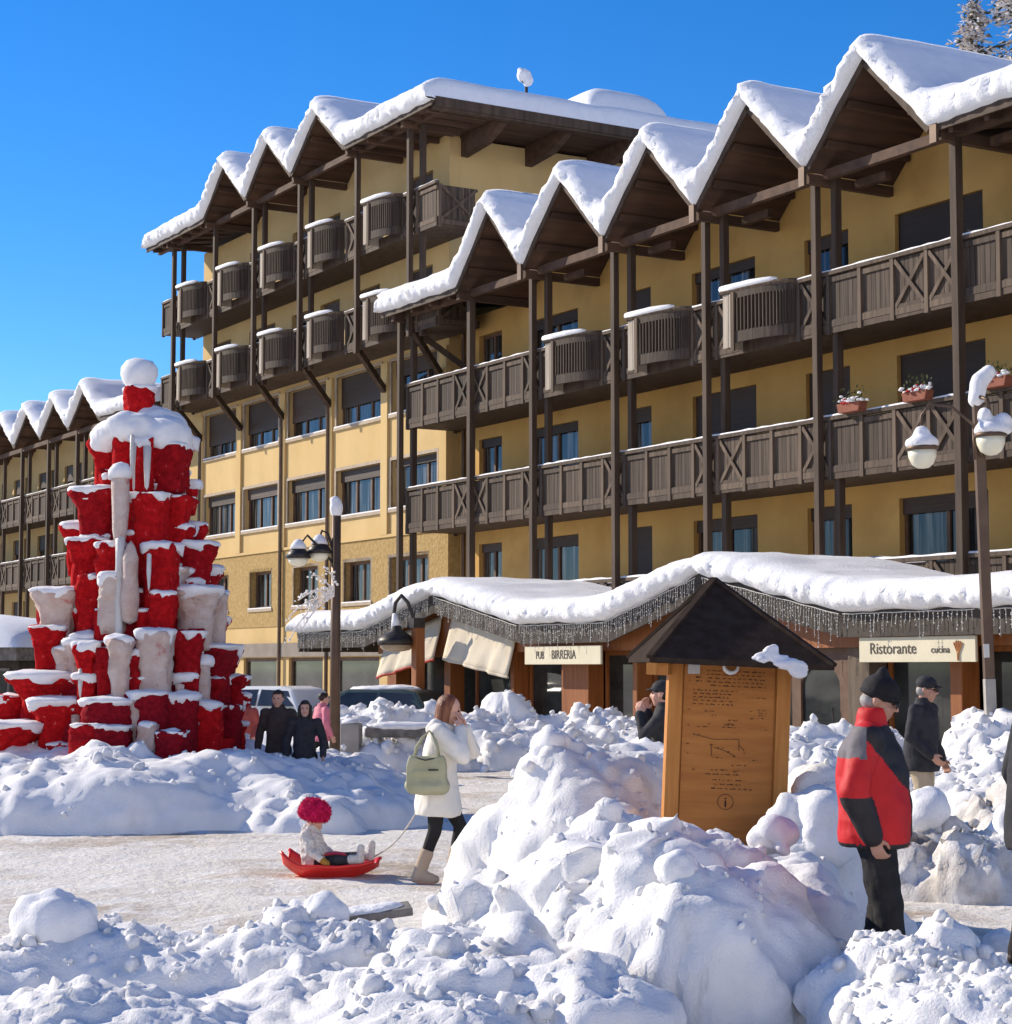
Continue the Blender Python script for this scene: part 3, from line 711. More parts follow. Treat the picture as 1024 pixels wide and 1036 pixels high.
for a, b in [(-8.6, -5.75), (-4.9, -2.6), (-2.4, -.42), (.75, 2.35), (2.55, 7.4), (9.75, 11.6), (12.1, 15.0), (15.2, 19), (19.2, 23)]:
    o = MB().box(a, a + .09, -4.22, -4.08, .45, 2.26).box(b - .09, b, -4.22, -4.08, .45, 2.26).box(a + .09, b - .09, -4.22, -4.08, .45, .54).box(a + .09, b - .09, -4.22, -4.08, 2.17, 2.26).build('shop_window', 'pillar_wood', sp)
    MB().box(a + .09, b - .09, -4.17, -4.13, .54, 2.17).build('pane', 'glass_shop', o)
for a, b, mt in [(-8.75, -8.25, 'pillar_wood'), (-.38, .7, 'pillar_wood'), (2.38, 2.54, 'pillar_wood'), (9.15, 9.72, 'bark'), (11.72, 12.0, 'pillar_wood'), (15.02, 15.18, 'pillar_wood'), (-2.58, -2.42, 'pillar_wood'), (-5.72, -5.42, 'pillar_wood')]:
    MB().box(a, b, -4.62, -4.22, 0, 2.6).build('pillar', mt, sp, bevel=.015)
# arched door
m = MB(); m.box(7.5, 7.75, -4.55, -4.4, 0, 2.26); m.box(8.85, 9.1, -4.55, -4.4, 0, 2.26)
arc = [(7.75, 1.55)] + [(8.3 - .55 * math.cos(k * math.pi / 10), 1.55 + .42 * math.sin(k * math.pi / 10)) for k in range(11)] + [(8.85, 1.55), (8.85, 2.26), (7.75, 2.26)]
m.prism(arc, -4.54, -4.41); m.box(7.75, 8.85, -4.53, -4.42, 0, .5)
o = m.build('door', 'window_frame', sp); MB().box(7.75, 8.85, -4.5, -4.46, .5, 2.2).build('pane', 'glass_shop', o)
MB().tube([(8.72, -4.6, .9), (8.72, -4.62, 1.2)], .02, 6).build('handle', 'metal_dark', o)
MB().box(-9, 25.5, -3.2, -3.1, 0, 2.7).build('back_wall', 'fascia_dark', sp)
def awning(s0, z0t, z0b, s1, z1t, z1b, y):
    n = 24; P = np.zeros((n, 9, 3)); 
    for i in range(n):
        f = i / (n - 1)
        for j in range(9):
            g = j / 8; zt = z0t + (z1t - z0t) * f; zb = z0b + (z1b - z0b) * f
            P[i, j] = (s0 + (s1 - s0) * f, y - .25 * g ** 1.4 - .05 * math.sin(f * 17) * g - .03 * math.sin(f * 31 + g * 3) * g, zt + (zb - zt) * g)
    o = gridmesh('awning', P, 'canvas_beige', sp); so = o.modifiers.new('thick', 'SOLIDIFY'); so.thickness = .025
    q = MB(); q.tube([tuple(P[i, 8]) for i in range(n)], .035, 6); q.build('hem', 'red_trim' if s0 < -6 else 'canvas_beige', o)
awning(-8.5, 2.62, 1.66, -5.55, 3.15, 2.10, -4.78)
awning(-5.0, 3.20, 2.12, -2.05, 2.70, 1.70, -4.78)
for ch in sp.children: ch.location.x -= 2; ch.location.y += 4

# wooden post with the big hooked bell lamp
pst = empty('lantern_post', 'brown wooden post with a big bell lantern, between the two beige awnings', 'lamp', front(-5.3, 5.55), FR)
MB().box(-.13, .13, -.12, .12, 0, 3.05).build('post', 'pillar_wood', pst, bevel=.02)
m = MB(); m.tube([(.0, -.05, 2.75), (.02, -.15, 3.1), (-.05, -.25, 3.45), (-.25, -.32, 3.62), (-.5, -.35, 3.45), (-.58, -.36, 3.1), (-.5, -.36, 2.9)], .045, 8); m.box(-.16, .16, -.2, .1, 2.85, 3.08)
hk = m.build('hook_arm', 'metal_dark', pst)
m = MB(); m.lathe([(.03, .48), (.1, .45), (.15, .34), (.30, .25), (.42, .16), (.46, .08), (.44, 0), (.41, .03)], (-.42, -.36, 2.45), 24); sh = m.build('lamp_shade', 'metal_dark', pst, smooth=True)
m = MB(); m.lathe([(.40, .04), (.39, -.06), (.32, -.12), (.18, -.15), (.0, -.16)], (-.42, -.36, 2.45), 24); m.build('lens', 'lamp_lens', sh, smooth=True)
m = MB(); m.tube([(-.45, -.37, 2.82), (-.46, -.37, 3.0), (-.5, -.38, 3.2)], [.12, .10, .05], 8); m.build('snow_cap', 'snow_clean', hk, smooth=True)

# ---- sign boards with lettering
def sign(label, s0, s1, z0, z1, t, words, orn=False):
    e = empty('shop_sign', label, 'sign', front(s0, t, z0), FR, group='cream shop signs under the canopy')
    MB().box(0, s1 - s0, 0, .05, 0, z1 - z0).build('board', 'sign_cream', e, bevel=.006)
    for txt, x, z, size, ww in words: text_mesh('lettering', txt, size, 'sign_letters', e, (x, -.006, z), (math.pi / 2, 0, 0), .003, 'LEFT', ww)
    if orn:
        m = MB()
        for k in range(5): 
            a = R(60 + 15 * k); m.bar((2.42, -.008, .12), (2.42 + .2 * math.cos(a) , -.008, .12 + .22 * math.sin(a)), .008, .035, (0, 1, 0))
        m.bar((2.42, -.009, .02), (2.42, -.009, .14), .01, .05, (0, 1, 0)); m.build('ornament', 'sign_orange', e)
    return e
sign('cream sign board lettered PUB BIRRERIA over the brown pillar, behind the woman', -1.1, 1.95, 1.98, 2.37, 5.12, [('PUB', .48, .12, .24, .8), ('BIRRERIA', 1.12, .12, .27, .9)])
sign('long cream sign lettered Ristorante cucina, above the man in the dark coat', 10.05, 12.85, 2.0, 2.42, 5.12, [('Ristorante', .27, .14, .27, 1.02), ('cucina', 1.78, .15, .16, 1.1)], True)

# ---- icicle lights
def icicles(s0, z0, s1, z1, label, t=5.27, seed=0, gap=.075, lo=.22, hi=.60):
    rnd = random.Random(seed); m = MB(); b = MB(); L = s1 - s0; n = int(L / gap)
    m.tube([(L * k / 12, 0, (z1 - z0) * k / 12 - .01 * (k % 2)) for k in range(13)], .008, 4)
    for k in range(n):
        x = L * (k + .5) / n; z = (z1 - z0) * x / L; d = rnd.uniform(lo, hi) * (.55 + .45 * math.sin(k * .8) ** 2); q = rnd.uniform(-.03, .03)
        m.tube([(x, 0, z), (x + q, rnd.uniform(-.02, .02), z - d)], .0045, 3, caps=False)
        for j in range(max(2, int(d / .065))):
            f = (j + rnd.random()) / max(2, int(d / .065)); b.ball((x + q * f, rnd.uniform(-.015, .005), z - d * f), rnd.uniform(.007, .013), 5, 3)
    e = empty('string_lights', label, 'lights', front(s0, t, z0 + .17), FR, group='icicle lights along the canopy edge')
    m.build('wires', 'wire', e); b.build('bulbs', 'bulb_white', e)['kind'] = 'stuff'
icicles(-12.9, 2.66, -9.0, 2.66, 'icicle light string on the level canopy edge left of the bell lantern', seed=1)
icicles(-9.0, 2.66, -5.3, 3.42, 'icicle light string climbing the canopy gable above the red-hemmed awning', seed=2)
icicles(-5.1, 3.42, -1.2, 2.66, 'icicle light string falling from the canopy gable above the plain awning', seed=3)
icicles(-1.1, 2.66, 2.3, 2.66, 'icicle light string on the level canopy edge above the birreria sign', seed=4)
icicles(2.3, 2.66, 5.5, 3.45, 'icicle light string rising to the canopy peak left of the kiosk roof', seed=5)
icicles(5.7, 3.45, 9.7, 2.66, 'icicle light string falling from the canopy peak right of the kiosk roof', seed=6, lo=.3, hi=.75)
icicles(9.8, 2.66, 13.0, 2.66, 'looser icicle light string above the ristorante sign', seed=7, gap=.11, lo=.2, hi=.5)
icicles(13.1, 2.66, 16.5, 2.66, 'looser icicle light string right of the tall double lamp post', seed=8, gap=.13, lo=.25, hi=.6)

# ---- low snowy roof at the far left
mh = empty('market_hut', 'grey hut with a snow-covered roof, left behind the red tower', 'hut', (-14.9, 55, 0), R(-25))
MB().box(-3, 3, -1.6, 1.6, 0, 2.1).build('wall', 'fascia_dark', mh)
for x in (-2.2, -.7, .8, 2.2):
    o = MB().box(x - .55, x + .55, -1.66, -1.60, .7, 1.9).build('window', 'stone_dark', mh); MB().box(x - .47, x + .47, -1.68, -1.66, .78, 1.82).build('pane', 'glass_shop', o)
o = MB().prism([(-3.4, 2.1), (3.4, 2.1), (3.4, 2.45), (-3.4, 2.45)], -2.2, 2.2).build('roof', 'stone_dark', mh)
P = np.zeros((40, 40, 3))
for i in range(40):
    for j in range(40):
        a, b = i / 39 * 2 - 1, j / 39 * 2 - 1; e = max(0, (1 - a ** 6) * (1 - b ** 6)) ** .4
        P[i, j] = (3.5 * a, 2.3 * b, 2.44 + e * (.55 + .35 * (1 - abs(b)) + .05 * math.sin(a * 7 + b * 3)))
gridmesh('snow_layer', P, 'snow_roof', o)

# ------------------------------------------------------------------ red tower of flared cups
mat('red_felt_mid', (0.29, 0.006, 0.010), 0.95, (0.47, 0.011, 0.017), 14, bump=1.0, bump_scale=38, bump_dist=0.04, spec=0.1, col3=(0.62, 0.40, 0.38), scale3=14, lo3=0.66, hi3=0.76)
TX, TY = -4.963, 27.0
tw = empty('tower_sculpture', 'tall red tower of flared cups capped with snow and ice', 'sculpture', (TX, TY, .6))
CUPS = [(-0.09, 0, 5.37, 5.74, 0.203, 0.162, 'r'), (-0.49, -0.1, 4.31, 4.99, 0.229, 0.121, 'r'), (-0.18, -0.45, 4.25, 5.04, 0.186, 0.146, 'r'), (0.1, -0.6, 4.2, 4.96, 0.172, 0.132, 'r'), (0.39, -0.4, 4.52, 4.89, 0.279, 0.226, 'r'), (0.39, -0.2, 4.27, 4.54, 0.241, 0.201, 'f'), (0.6, -0.1, 4.28, 4.43, 0.161, 0.121, 'r'), (-0.56, -0.3, 3.55, 4.29, 0.36, 0.2, 'r'), (0.24, -0.7, 3.4, 4.22, 0.25, 0.184, 'r'), (0.46, -0.4, 3.68, 4.2, 0.306, 0.186, 'r'), (0.52, -0.3, 3.42, 3.79, 0.254, 0.147, 'r'), (-0.91, 0.1, 3.44, 3.85, 0.23, 0.122, 'r'), (-0.65, -0.4, 3.08, 3.6, 0.279, 0.186, 'r'), (-0.28, -0.7, 3.11, 3.53, 0.184, 0.158, 'r'), (0.4, -0.85, 2.84, 3.52, 0.222, 0.183, 'r'), (0.71, -0.2, 2.89, 3.56, 0.322, 0.188, 'r'), (-0.58, -0.6, 2.48, 3.12, 0.158, 0.145, 'r'), (-0.22, -0.9, 2.6, 3.11, 0.209, 0.157, 'f'), (-0.26, -0.85, 2.26, 2.66, 0.183, 0.17, 'r'), (0.45, -1.0, 2.34, 2.88, 0.169, 0.143, 'r'), (0.79, -0.5, 2.4, 2.93, 0.331, 0.212, 'f'), (-1.03, -0.4, 2.15, 2.93, 0.346, 0.173, 'f'), (-1.24, -0.3, 2.48, 2.75, 0.12, 0.093, 'r'), (0.08, -0.75, 2.3, 2.89, 0.184, 0.158, 'd'), (-1.15, -0.5, 1.98, 2.45, 0.252, 0.146, 'r'), (-0.48, -1.2, 1.49, 2.2, 0.181, 0.103, 'r'), (-0.22, -1.3, 1.49, 2.16, 0.129, 0.103, 'r'), (-0.01, -1.45, 1.49, 2.26, 0.166, 0.102, 'f'), (0.13, -1.3, 1.57, 2.1, 0.116, 0.09, 'r'), (0.4, -1.2, 1.44, 2.36, 0.245, 0.181, 'f'), (0.77, -0.9, 1.49, 2.39, 0.222, 0.144, 'r'), (0.98, -0.2, 1.42, 2.19, 0.362, 0.188, 'd'), (1.28, 0, 1.55, 1.78, 0.148, 0.081, 'r'), (0.93, -0.8, 1.51, 2.0, 0.118, 0.105, 'f'), (-1.16, -0.5, 1.22, 1.79, 0.49, 0.225, 'r'), (-0.9, -0.95, 0.88, 1.46, 0.365, 0.156, 'r'), (-0.75, -0.8, 0.94, 1.35, 0.17, 0.131, 'f'), (-0.15, -1.45, 1.03, 1.47, 0.319, 0.294, 'd'), (0.98, -1.0, 0.79, 1.41, 0.26, 0.221, 'r'), (1.22, -0.4, 0.83, 1.4, 0.186, 0.16, 'd'), (1.34, -0.1, 0.98, 1.18, 0.135, 0.081, 'r'), (-0.36, -1.75, 0.77, 1.19, 0.202, 0.177, 'r'), (-0.02, -1.75, 0.75, 1.16, 0.215, 0.202, 'd'), (0.76, -1.85, 0.75, 1.1, 0.189, 0.176, 'd'), (0.42, -1.75, 0.77, 1.17, 0.126, 0.114, 'f'), (-1.74, -0.3, 0.99, 1.53, 0.307, 0.227, 'r'), (-1.55, -0.9, 0.75, 1.16, 0.47, 0.157, 'r'), (0.34, -1.35, 0.96, 1.57, 0.295, 0.269, 'd'), (0.71, -1.2, 0.95, 1.52, 0.258, 0.232, 'd'), (-2.26, -0.2, 0.79, 1.32, 0.295, 0.161, 'r'), (-0.75, -0.75, 1.33, 1.72, 0.184, 0.118, 'r'), (-0.84, -0.7, 1.72, 2.17, 0.184, 0.118, 'f'), (0.02, -0.5, 3.43, 3.97, 0.159, 0.133, 'r'), (1.01, -0.1, 2.25, 2.92, 0.161, 0.121, 'f'), (1.09, 0.1, 1.71, 2.01, 0.19, 0.122, 'd')]
def blob(name, parent, rings, matname, seed, amp=.03, sq=0.0, rot=0.0, c=(0, 0, 0), scale=6, seg=20, fine=0.0):
    m = MB().lathe(rings, c, seg, 0, sq, rot); me = m.mesh(name); fixnormals(me)
    if fine:
        bm = bmesh.new(); bm.from_mesh(me); bmesh.ops.subdivide_edges(bm, edges=[e_ for e_ in bm.edges if e_.calc_length() > .03], cuts=1, use_grid_fill=True); bmesh.ops.triangulate(bm, faces=[f_ for f_ in bm.faces if len(f_.verts) > 4]); bm.to_mesh(me); bm.free()
        me.update(); displace(me, lambda v: fine * (fbm(v, 16, 3, seed + 5) + .6 * np.abs(fbm(v * np.array([1, 1, .35]), 11, 2, seed + 6))))
    p = coords(me); off = Vector(c); q = p + np.array([seed * 7.7, 0, 0])
    ctr = p.mean(0); d = p - ctr; d /= np.maximum(np.linalg.norm(d, axis=1), 1e-4)[:, None]
    setcoords(me, p + d * (amp * fbm(q, scale, 3, seed))[:, None]); me.materials.append(M[matname])
    o = link(name, me, parent, True)
    return o
def cup(x, y, zb, zt, rt, rs, kind, k):
    rnd = random.Random(k); h = zt - zb; rot = rnd.uniform(-.35, .35) + math.pi / 4 * 0
    zb -= .12; n = 7
    zb -= .15; h = zt - zb; prof = [(0.001, zb), (rs * 1.02, zb)]
    f0 = zb + h * .58
    rs = max(rs * 1.12, rt * .62)
    prof += [(rs * .98, zb + h * .2), (rs, f0)]
    for j in range(1, n):
        f = j / n; prof.append((rs + (rt - rs) * f ** 1.9, f0 + (zt - .07 * min(1, h / .5) - f0) * f))
    prof += [(rt, zt - .06), (rt * 1.01, zt - .02), (rt * .96, zt), (0.001, zt)]
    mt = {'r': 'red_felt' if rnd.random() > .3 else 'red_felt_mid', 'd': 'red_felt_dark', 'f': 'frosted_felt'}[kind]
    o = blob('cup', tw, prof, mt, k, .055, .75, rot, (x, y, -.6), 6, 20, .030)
    th = rnd.uniform(.02, .085) * (1.25 if rt > .25 else 1); r = rt * rnd.uniform(.98, 1.06)
    z = zt - .02
    rings = [(0.001, z - .01), (r * .92, z - .03), (r * 1.03, z + th * .2), (r * 1.05, z + th * .5), (r * .95, z + th * .85), (r * .7, z + th * 1.05), (r * .35, z + th * 1.15), (0.001, z + th * 1.18)]
    sc_ = blob('snow_cap', o, rings, 'snow_clean', k + 100, .08, .7, rot, (x, y, -.6), 5, 20, .014)
    pp = coords(sc_.data); lowm = np.clip((z - .6 + th * .4 - pp[:, 2]) / (th * .6), 0, 1); pp[:, 2] -= lowm * np.clip(fbm(pp, 6, 2, k), 0, 1) * .16; setcoords(sc_.data, pp)
    return o
for k, c in enumerate(CUPS): cup(*c, k)
rb = random.Random(15)
for i in range(34):
    z = rb.uniform(.9, 4.7); R_ = float(np.interp(z, [.8, 1.4, 2.0, 2.6, 3.2, 4.0, 4.8], [1.75, 1.6, 1.35, 1.1, .95, .68, .5])); a = math.pi * (1.5 + rb.uniform(-.46, .46)); rt = rb.uniform(.12, .24)
    cup(R_ * math.cos(a) * .74, R_ * math.sin(a) * .86, z - rb.uniform(.18, .5), z, rt, rt * .6, rb.choice('rrrrf'), 200 + i)
rb = random.Random(5); k = 70      # the far side of the tower
for z, r, n in [(.8, 1.6, 7), (1.4, 1.45, 6), (2.0, 1.2, 5), (2.6, 1.0, 5), (3.2, .8, 4), (3.8, .6, 3), (4.3, .5, 3)]:
    for i in range(n):
        a = math.pi * (i + .5) / n; cup(r * math.cos(a) * .72, r * math.sin(a), z, z + rb.uniform(.6, .8), rb.uniform(.22, .34), .16, 'r', k); k += 1
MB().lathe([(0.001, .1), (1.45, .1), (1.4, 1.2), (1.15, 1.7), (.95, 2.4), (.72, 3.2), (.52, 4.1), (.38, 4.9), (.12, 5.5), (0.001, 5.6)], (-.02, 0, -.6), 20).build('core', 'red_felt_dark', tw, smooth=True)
blob('snow_cap', tw, [(0.001, 5.72), (.16, 5.73), (.23, 5.82), (.255, 5.93), (.235, 6.02), (.16, 6.1), (.06, 6.13), (0.001, 6.135)], 'snow_clean', 301, .05, 0, 0, (-.09, 0, -.6), 4)
q = MB()
for c_, r_ in [((-.40, -.25, 5.06), (.30, .34, .24)), ((-.10, -.45, 5.12), (.36, .34, .24)), ((.34, -.35, 5.03), (.36, .38, .27)), ((.12, .1, 5.2), (.45, .5, .30)), ((-.25, .2, 5.15), (.4, .45, .25)), ((.55, -.2, 4.88), (.14, .2, .16)), ((-.58, -.2, 4.96), (.13, .2, .12)), ((.30, -.62, 4.95), (.14, .1, .13))]: q.ball((c_[0], c_[1], c_[2] - .6), r_, 24, 16)
remade('snow_cap', q, .03, 'snow_clean', tw, 6, .06, 3.5, 8)
o = blob('ice_column', tw, [(0.001, 3.45), (.06, 3.47), (.10, 3.7), (.11, 4.0), (.12, 4.3), (.12, 4.42), (.001, 4.5)], 'frosted_felt', 310, .05, 0, 0, (-.13, -1.0, -.6), 5)
blob('snow_cap', o, [(0.001, 4.40), (.14, 4.40), (.15, 4.5), (.09, 4.58), (.001, 4.6)], 'snow_clean', 311, .04, 0, 0, (-.13, -1.0, -.6), 5)
blob('ice_column', tw, [(0.001, 2.0), (.03, 2.0), (.05, 2.4), (.07, 2.9), (.06, 3.3), (.065, 3.6), (.001, 3.65)], 'ice', 313, .04, 0, 0, (-.11, -1.05, -.6), 5)
blob('ice_column', tw, [(0.001, 2.45), (.10, 2.5), (.12, 2.8), (.09, 3.1), (.11, 3.35), (.05, 3.5), (.001, 3.55)], 'frosted_felt', 312, .06, 0, 0, (.04, -1.1, -.6), 5)
for i, (x, y, z0, z1, r) in enumerate([(.02, -.86, 4.25, 4.9, .03), (.2, -.9, 4.25, 4.85, .055), (.0, -.9, 4.4, 5.0, .03), (-.14, -1.35, 1.6, 2.25, .05), (.3, -1.2, 2.9, 3.4, .03), (.62, -.75, 2.95, 3.3, .04), (-.55, -1.3, 1.5, 1.9, .03), (.72, -1.2, 1.2, 1.7, .06), (.55, -1.4, 1.3, 1.55, .08), (-.6, -1.25, .9, 1.3, .07), (.22, -1.6, .85, 1.5, .07)]):
    blob('icicle', tw, [(0.001, z0), (r * .5, z0 + .05), (r * .8, (z0 + z1) / 2), (r, z1 - .02), (.001, z1)], 'frosted_felt' if i > 6 else 'ice', 320 + i, .03, 0, 0, (x, y, -.6), 6, 10)

# ------------------------------------------------------------------ wooden information board
ki = empty('info_board', 'wooden information board with burnt-in map under a dark pyramid roof', 'information board', (1.51, 14.0, .33), R(6))
ki.rotation_euler = (0, R(2.6), R(3))
MB().box(-.43, .43, 0, .15, 0, 1.64).build('body', 'kiosk_wood', ki, bevel=.012)
MB().box(-.325, .325, -.012, 0, .12, 1.60).build('panel', 'kiosk_board', ki, bevel=.003)
for x0, x1 in ((-.435, -.335), (.335, .435)): MB().box(x0, x1, -.035, -.001, 0, 1.635).build('stile', 'kiosk_wood', ki, bevel=.006)
MB().box(-.30, -.215, -.016, -.0125, 1.52, 1.59).build('notice', 'paper', ki)
rnd = random.Random(3); tx = MB(); yk = -.0135
def line(x0, x1, z, h=.009):
    x = x0
    while x < x1:
        l = rnd.uniform(.012, .05); l = min(l, x1 - x)
        n = max(1, int(l / .0075))
        for q in range(n): tx.box(x + q * .0075, x + q * .0075 + rnd.uniform(.003, .0062), yk - .002, yk + .001, z, z + h * rnd.choice((.6, .7, 1)))
        x += l + .011
for i in range(5): line(-.16 + (.03 if i == 4 else 0), .265 - .02 * (i % 2), 1.42 - i * .027)
for i in range(4): line(-.24, -.20, 1.42 - i * .027, .012); line(-.285, -.275, 1.42 - i * .027, .012)
for i in range(5): line(-.255, .06 - .03 * (i % 3), 1.275 - i * .025)
line(.14, .27, 1.235, .006)
for i in range(4): line(.21, .265, 1.145 - i * .019, .007)
for x, z, r in [(-.282, 1.135, .008), (-.282, 1.02, .008), (-.282, .885, .009), (-.282, .815, .008), (-.235, .70, .01), (.16, 1.14, .007), (.165, 1.085, .011), (-.135, 1.035, .008), (-.115, .885, .012), (.05, .805, .01), (.06, .695, .014), (.04, .74, .009), (.12, .83, .009)]:
    tx.lathe([(.001, -.001), (r, -.001), (r, .002), (.001, .002)], (x, yk - .002, z), 8)
for x0, x1, z in [(-.17, -.1, 1.125), (-.12, -.08, 1.095), (.0, .08, 1.065), (-.02, .06, 1.03), (-.22, -.14, 1.01), (-.04, .06, 1.012), (.26, .29, 1.005), (-.24, -.19, .955), (.03, .055, .97), (-.08, -.02, .86), (-.0, .03, .835), (.18, .24, .78), (-.1, -.02, .79), (.07, .14, .74), (.08, .12, .70), (-.03, .04, 1.035)]: line(x0, x1, z, .008)
def path(pts, w=.004):
    for a, b in zip(pts[:-1], pts[1:]): tx.bar((a[0], yk - .001, a[1]), (b[0], yk - .001, b[1]), .003, w, (0, 1, 0))
path([(-.25, .955), (-.19, .945), (-.13, .93), (-.1, .925), (-.02, .928), (.08, .932), (.082, .85)]); path([(.082, .89), (.12, .85)]); path([(-.115, .885), (-.11, .80)]); path([(-.1, .87), (-.02, .845), (.05, .81)])
for i, (a, b) in enumerate([(-.11, -.0), (-.15, .09), (-.10, .13), (-.085, .10), (-.105, .19)]): line(a, b, .70 - i * .031 - (.01 if i > 1 else 0), .0095)
pts = [(.055 * math.cos(k * math.pi / 12), .475 + .055 * math.sin(k * math.pi / 12)) for k in range(25)]; path(pts, .006)
bl = tx.build('burnt_lettering', 'ink', ki); bl.scale.z = .9625; bl.location.z = .178
text_mesh('emblem', 'i', .10, 'ink', ki, (0, -.0145, .60), (math.pi / 2, 0, R(0)), .002, 'CENTER', 1.25)
m = MB(); pts = [(.05 * math.cos(a), -.05, 1.585 + .045 * math.sin(a)) for a in [R(v) for v in range(150, 400, 22)]]
m.tube(pts, [.006, .011, .014, .016, .017, .017, .016, .014, .012, .010, .007, .004][:len(pts)], 7); m.build('horn', 'bulb_white', ki, smooth=True)
m = MB(); e = .635; za, zt = 1.62, 2.20; cy = .13
m.add([(-e, cy - e, za), (e, cy - e, za), (e, cy + e, za), (-e, cy + e, za), (-.10, cy + .1, zt), (-e, cy - e, za - .035), (e, cy - e, za - .035), (e, cy + e, za - .035), (-e, cy + e, za - .035)],
      [(0, 1, 4), (1, 2, 4), (2, 3, 4), (3, 0, 4), (0, 5, 6, 1), (1, 6, 7, 2), (2, 7, 8, 3), (3, 8, 5, 0), (8, 7, 6, 5)])
ro = m.build('roof', 'kiosk_roof', ki)
m = MB()
for a in ((-e, cy - e, za), (e, cy - e, za), (e, cy + e, za), (-e, cy + e, za)): m.bar(a, (-.10, cy + .1, zt + .01), .05, .025)
m.build('hip_strip', 'kiosk_roof', ro)
m = MB(); m.box(-.62, -.50, -.46, -.38, 1.50, 1.582); m.bar((-.62, -.5, 1.54), (-.40, .1, 1.55), .07, .08); m.build('rafter_end', 'kiosk_wood', ro)
P = MB(); P.ball((.20, -.47, 1.66), (.12, .04, .035), 20, 12); P.ball((.30, -.485, 1.622), (.10, .05, .035), 20, 12); P.ball((.21, -.445, 1.69), (.06, .04, .05), 16, 10); P.ball((.40, -.49, 1.58), (.07, .04, .055), 16, 10); P.ball((.12, -.48, 1.64), (.06, .04, .03), 14, 8)
remade('snow_patch', P, .012, 'snow_clean', ro, 3, .03, 12, 4)

# ------------------------------------------------------------------ lamp posts
def globe_lamp(parent, x, y, z, lop=0.0, seed=0):
    m = MB(); m.lathe([(.001, -.26), (.08, -.25), (.15, -.2), (.195, -.1), (.205, 0), (.001, 0.0)], (x, y, z), 24); g = m.build('globe', 'globe_glass', parent, smooth=True)
    m = MB(); m.lathe([(.001, 0.002), (.225, 0.002), (.235, .03), (.22, .06), (.12, .13), (.04, .2), (.02, .3), (.001, .3)], (x, y, z), 24); c = m.build('lamp_cap', 'metal_pipe', parent, smooth=True)
    b = MB(); b.ball((x, y, z + .10), (.235, .235, .14), 20, 12); b.ball((x + lop * .3, y, z + .2), (.14, .15, .15), 16, 10)
    if lop: b.ball((x + .12, y - .02, z + .10), (.2, .18, .09), 16, 10); b.ball((x - .07, y, z + .3), (.11, .12, .13), 16, 10)
    remade('snow_cap', b, .025, 'snow_clean', c, 6, .02, 8, seed)
lp = empty('street_lamp', 'tall brown lamp post with two snow-capped cream globe lamps', 'street lamp', (6.86, 28.0, 0)); lp.rotation_euler = (0, R(-1.3), 0)
MB().box(-.075, .075, -.075, .075, 0, 1.75).build('post_base', 'concrete', lp, bevel=.01)
MB().box(-.07, .07, -.07, .07, 1.75, 5.75).build('post', 'metal_pipe', lp, bevel=.01)
MB().box(-.078, .0, -.081, -.072, 2.05, 2.24).build('notice', 'paper', lp)
m = MB(); m.tube([(0, -.1, 4.9), (-.1, -.1, 5.35), (-.4, -.1, 5.62), (-.7, -.1, 5.66), (-.83, -.1, 5.5), (-.84, -.1, 5.28)], .022, 8)
m.tube([(-.1, -.11, 4.85), (-.1, -.11, 5.3)], .02, 8); m.tube([(.0, -.1, 5.75), (.08, -.22, 5.7), (.10, -.25, 5.5)], .03, 8); m.build('arm', 'metal_pipe', lp, smooth=True)
globe_lamp(lp, -.84, -.1, 5.0, 0, 1); globe_lamp(lp, .10, -.26, 5.15, .6, 2)
b = MB(); b.cap((-.02, 0, 5.72), (.03, 0, 5.98), .13, .13, 16); b.cap((.03, 0, 5.98), (.18, 0, 6.12), .13, .10, 16)
remade('snow_cap', b, .03, 'snow_clean', lp, 6, .02, 6, 3)
l2 = empty('street_lamp', 'slim dark lamp post with two hanging bell lamps, left of the canopy', 'street lamp', (-3.10, 36.0, 0))
MB().tube([(0, 0, 0), (0, 0, 4.75)], [.10, .085], 12).build('post', 'metal_pipe', l2, smooth=True)
m = MB(); m.tube([(0, 0, 3.9), (-.15, -.05, 4.35), (-.25, -.05, 4.4), (-.32, -.05, 4.25)], .025, 6); m.tube([(0, 0, 3.75), (-.3, -.2, 4.1), (-.5, -.25, 4.3), (-.62, -.25, 4.15)], .025, 6); m.build('arm', 'metal_dark', l2, smooth=True)
for x, y, z in ((-.30, -.06, 3.98), (-.66, -.26, 3.88)):
    o = MB().lathe([(.001, .32), (.03, .3), (.07, .22), (.18, .12), (.24, .02), (.22, 0.0), (.001, .03)], (x, y, z), 18).build('lamp_shade', 'metal_dark', l2, smooth=True)
    MB().lathe([(.19, .0), (.17, -.08), (.1, -.13), (.001, -.15)], (x, y, z), 16).build('globe', 'globe_glass', o, smooth=True)
    q = MB().lathe([(.001, .18), (.16, .17), (.13, .25), (.07, .33), (.001, .36)], (x, y, z), 14); q.build('snow_cap', 'snow_clean', o, smooth=True)
b = MB(); b.ball((0, 0, 4.82), (.13, .13, .2), 16, 10); b.ball((-.02, 0, 4.95), (.11, .11, .1), 16, 10); remade('snow_cap', b, .03, 'snow_clean', l2, 5, .02, 6, 5)
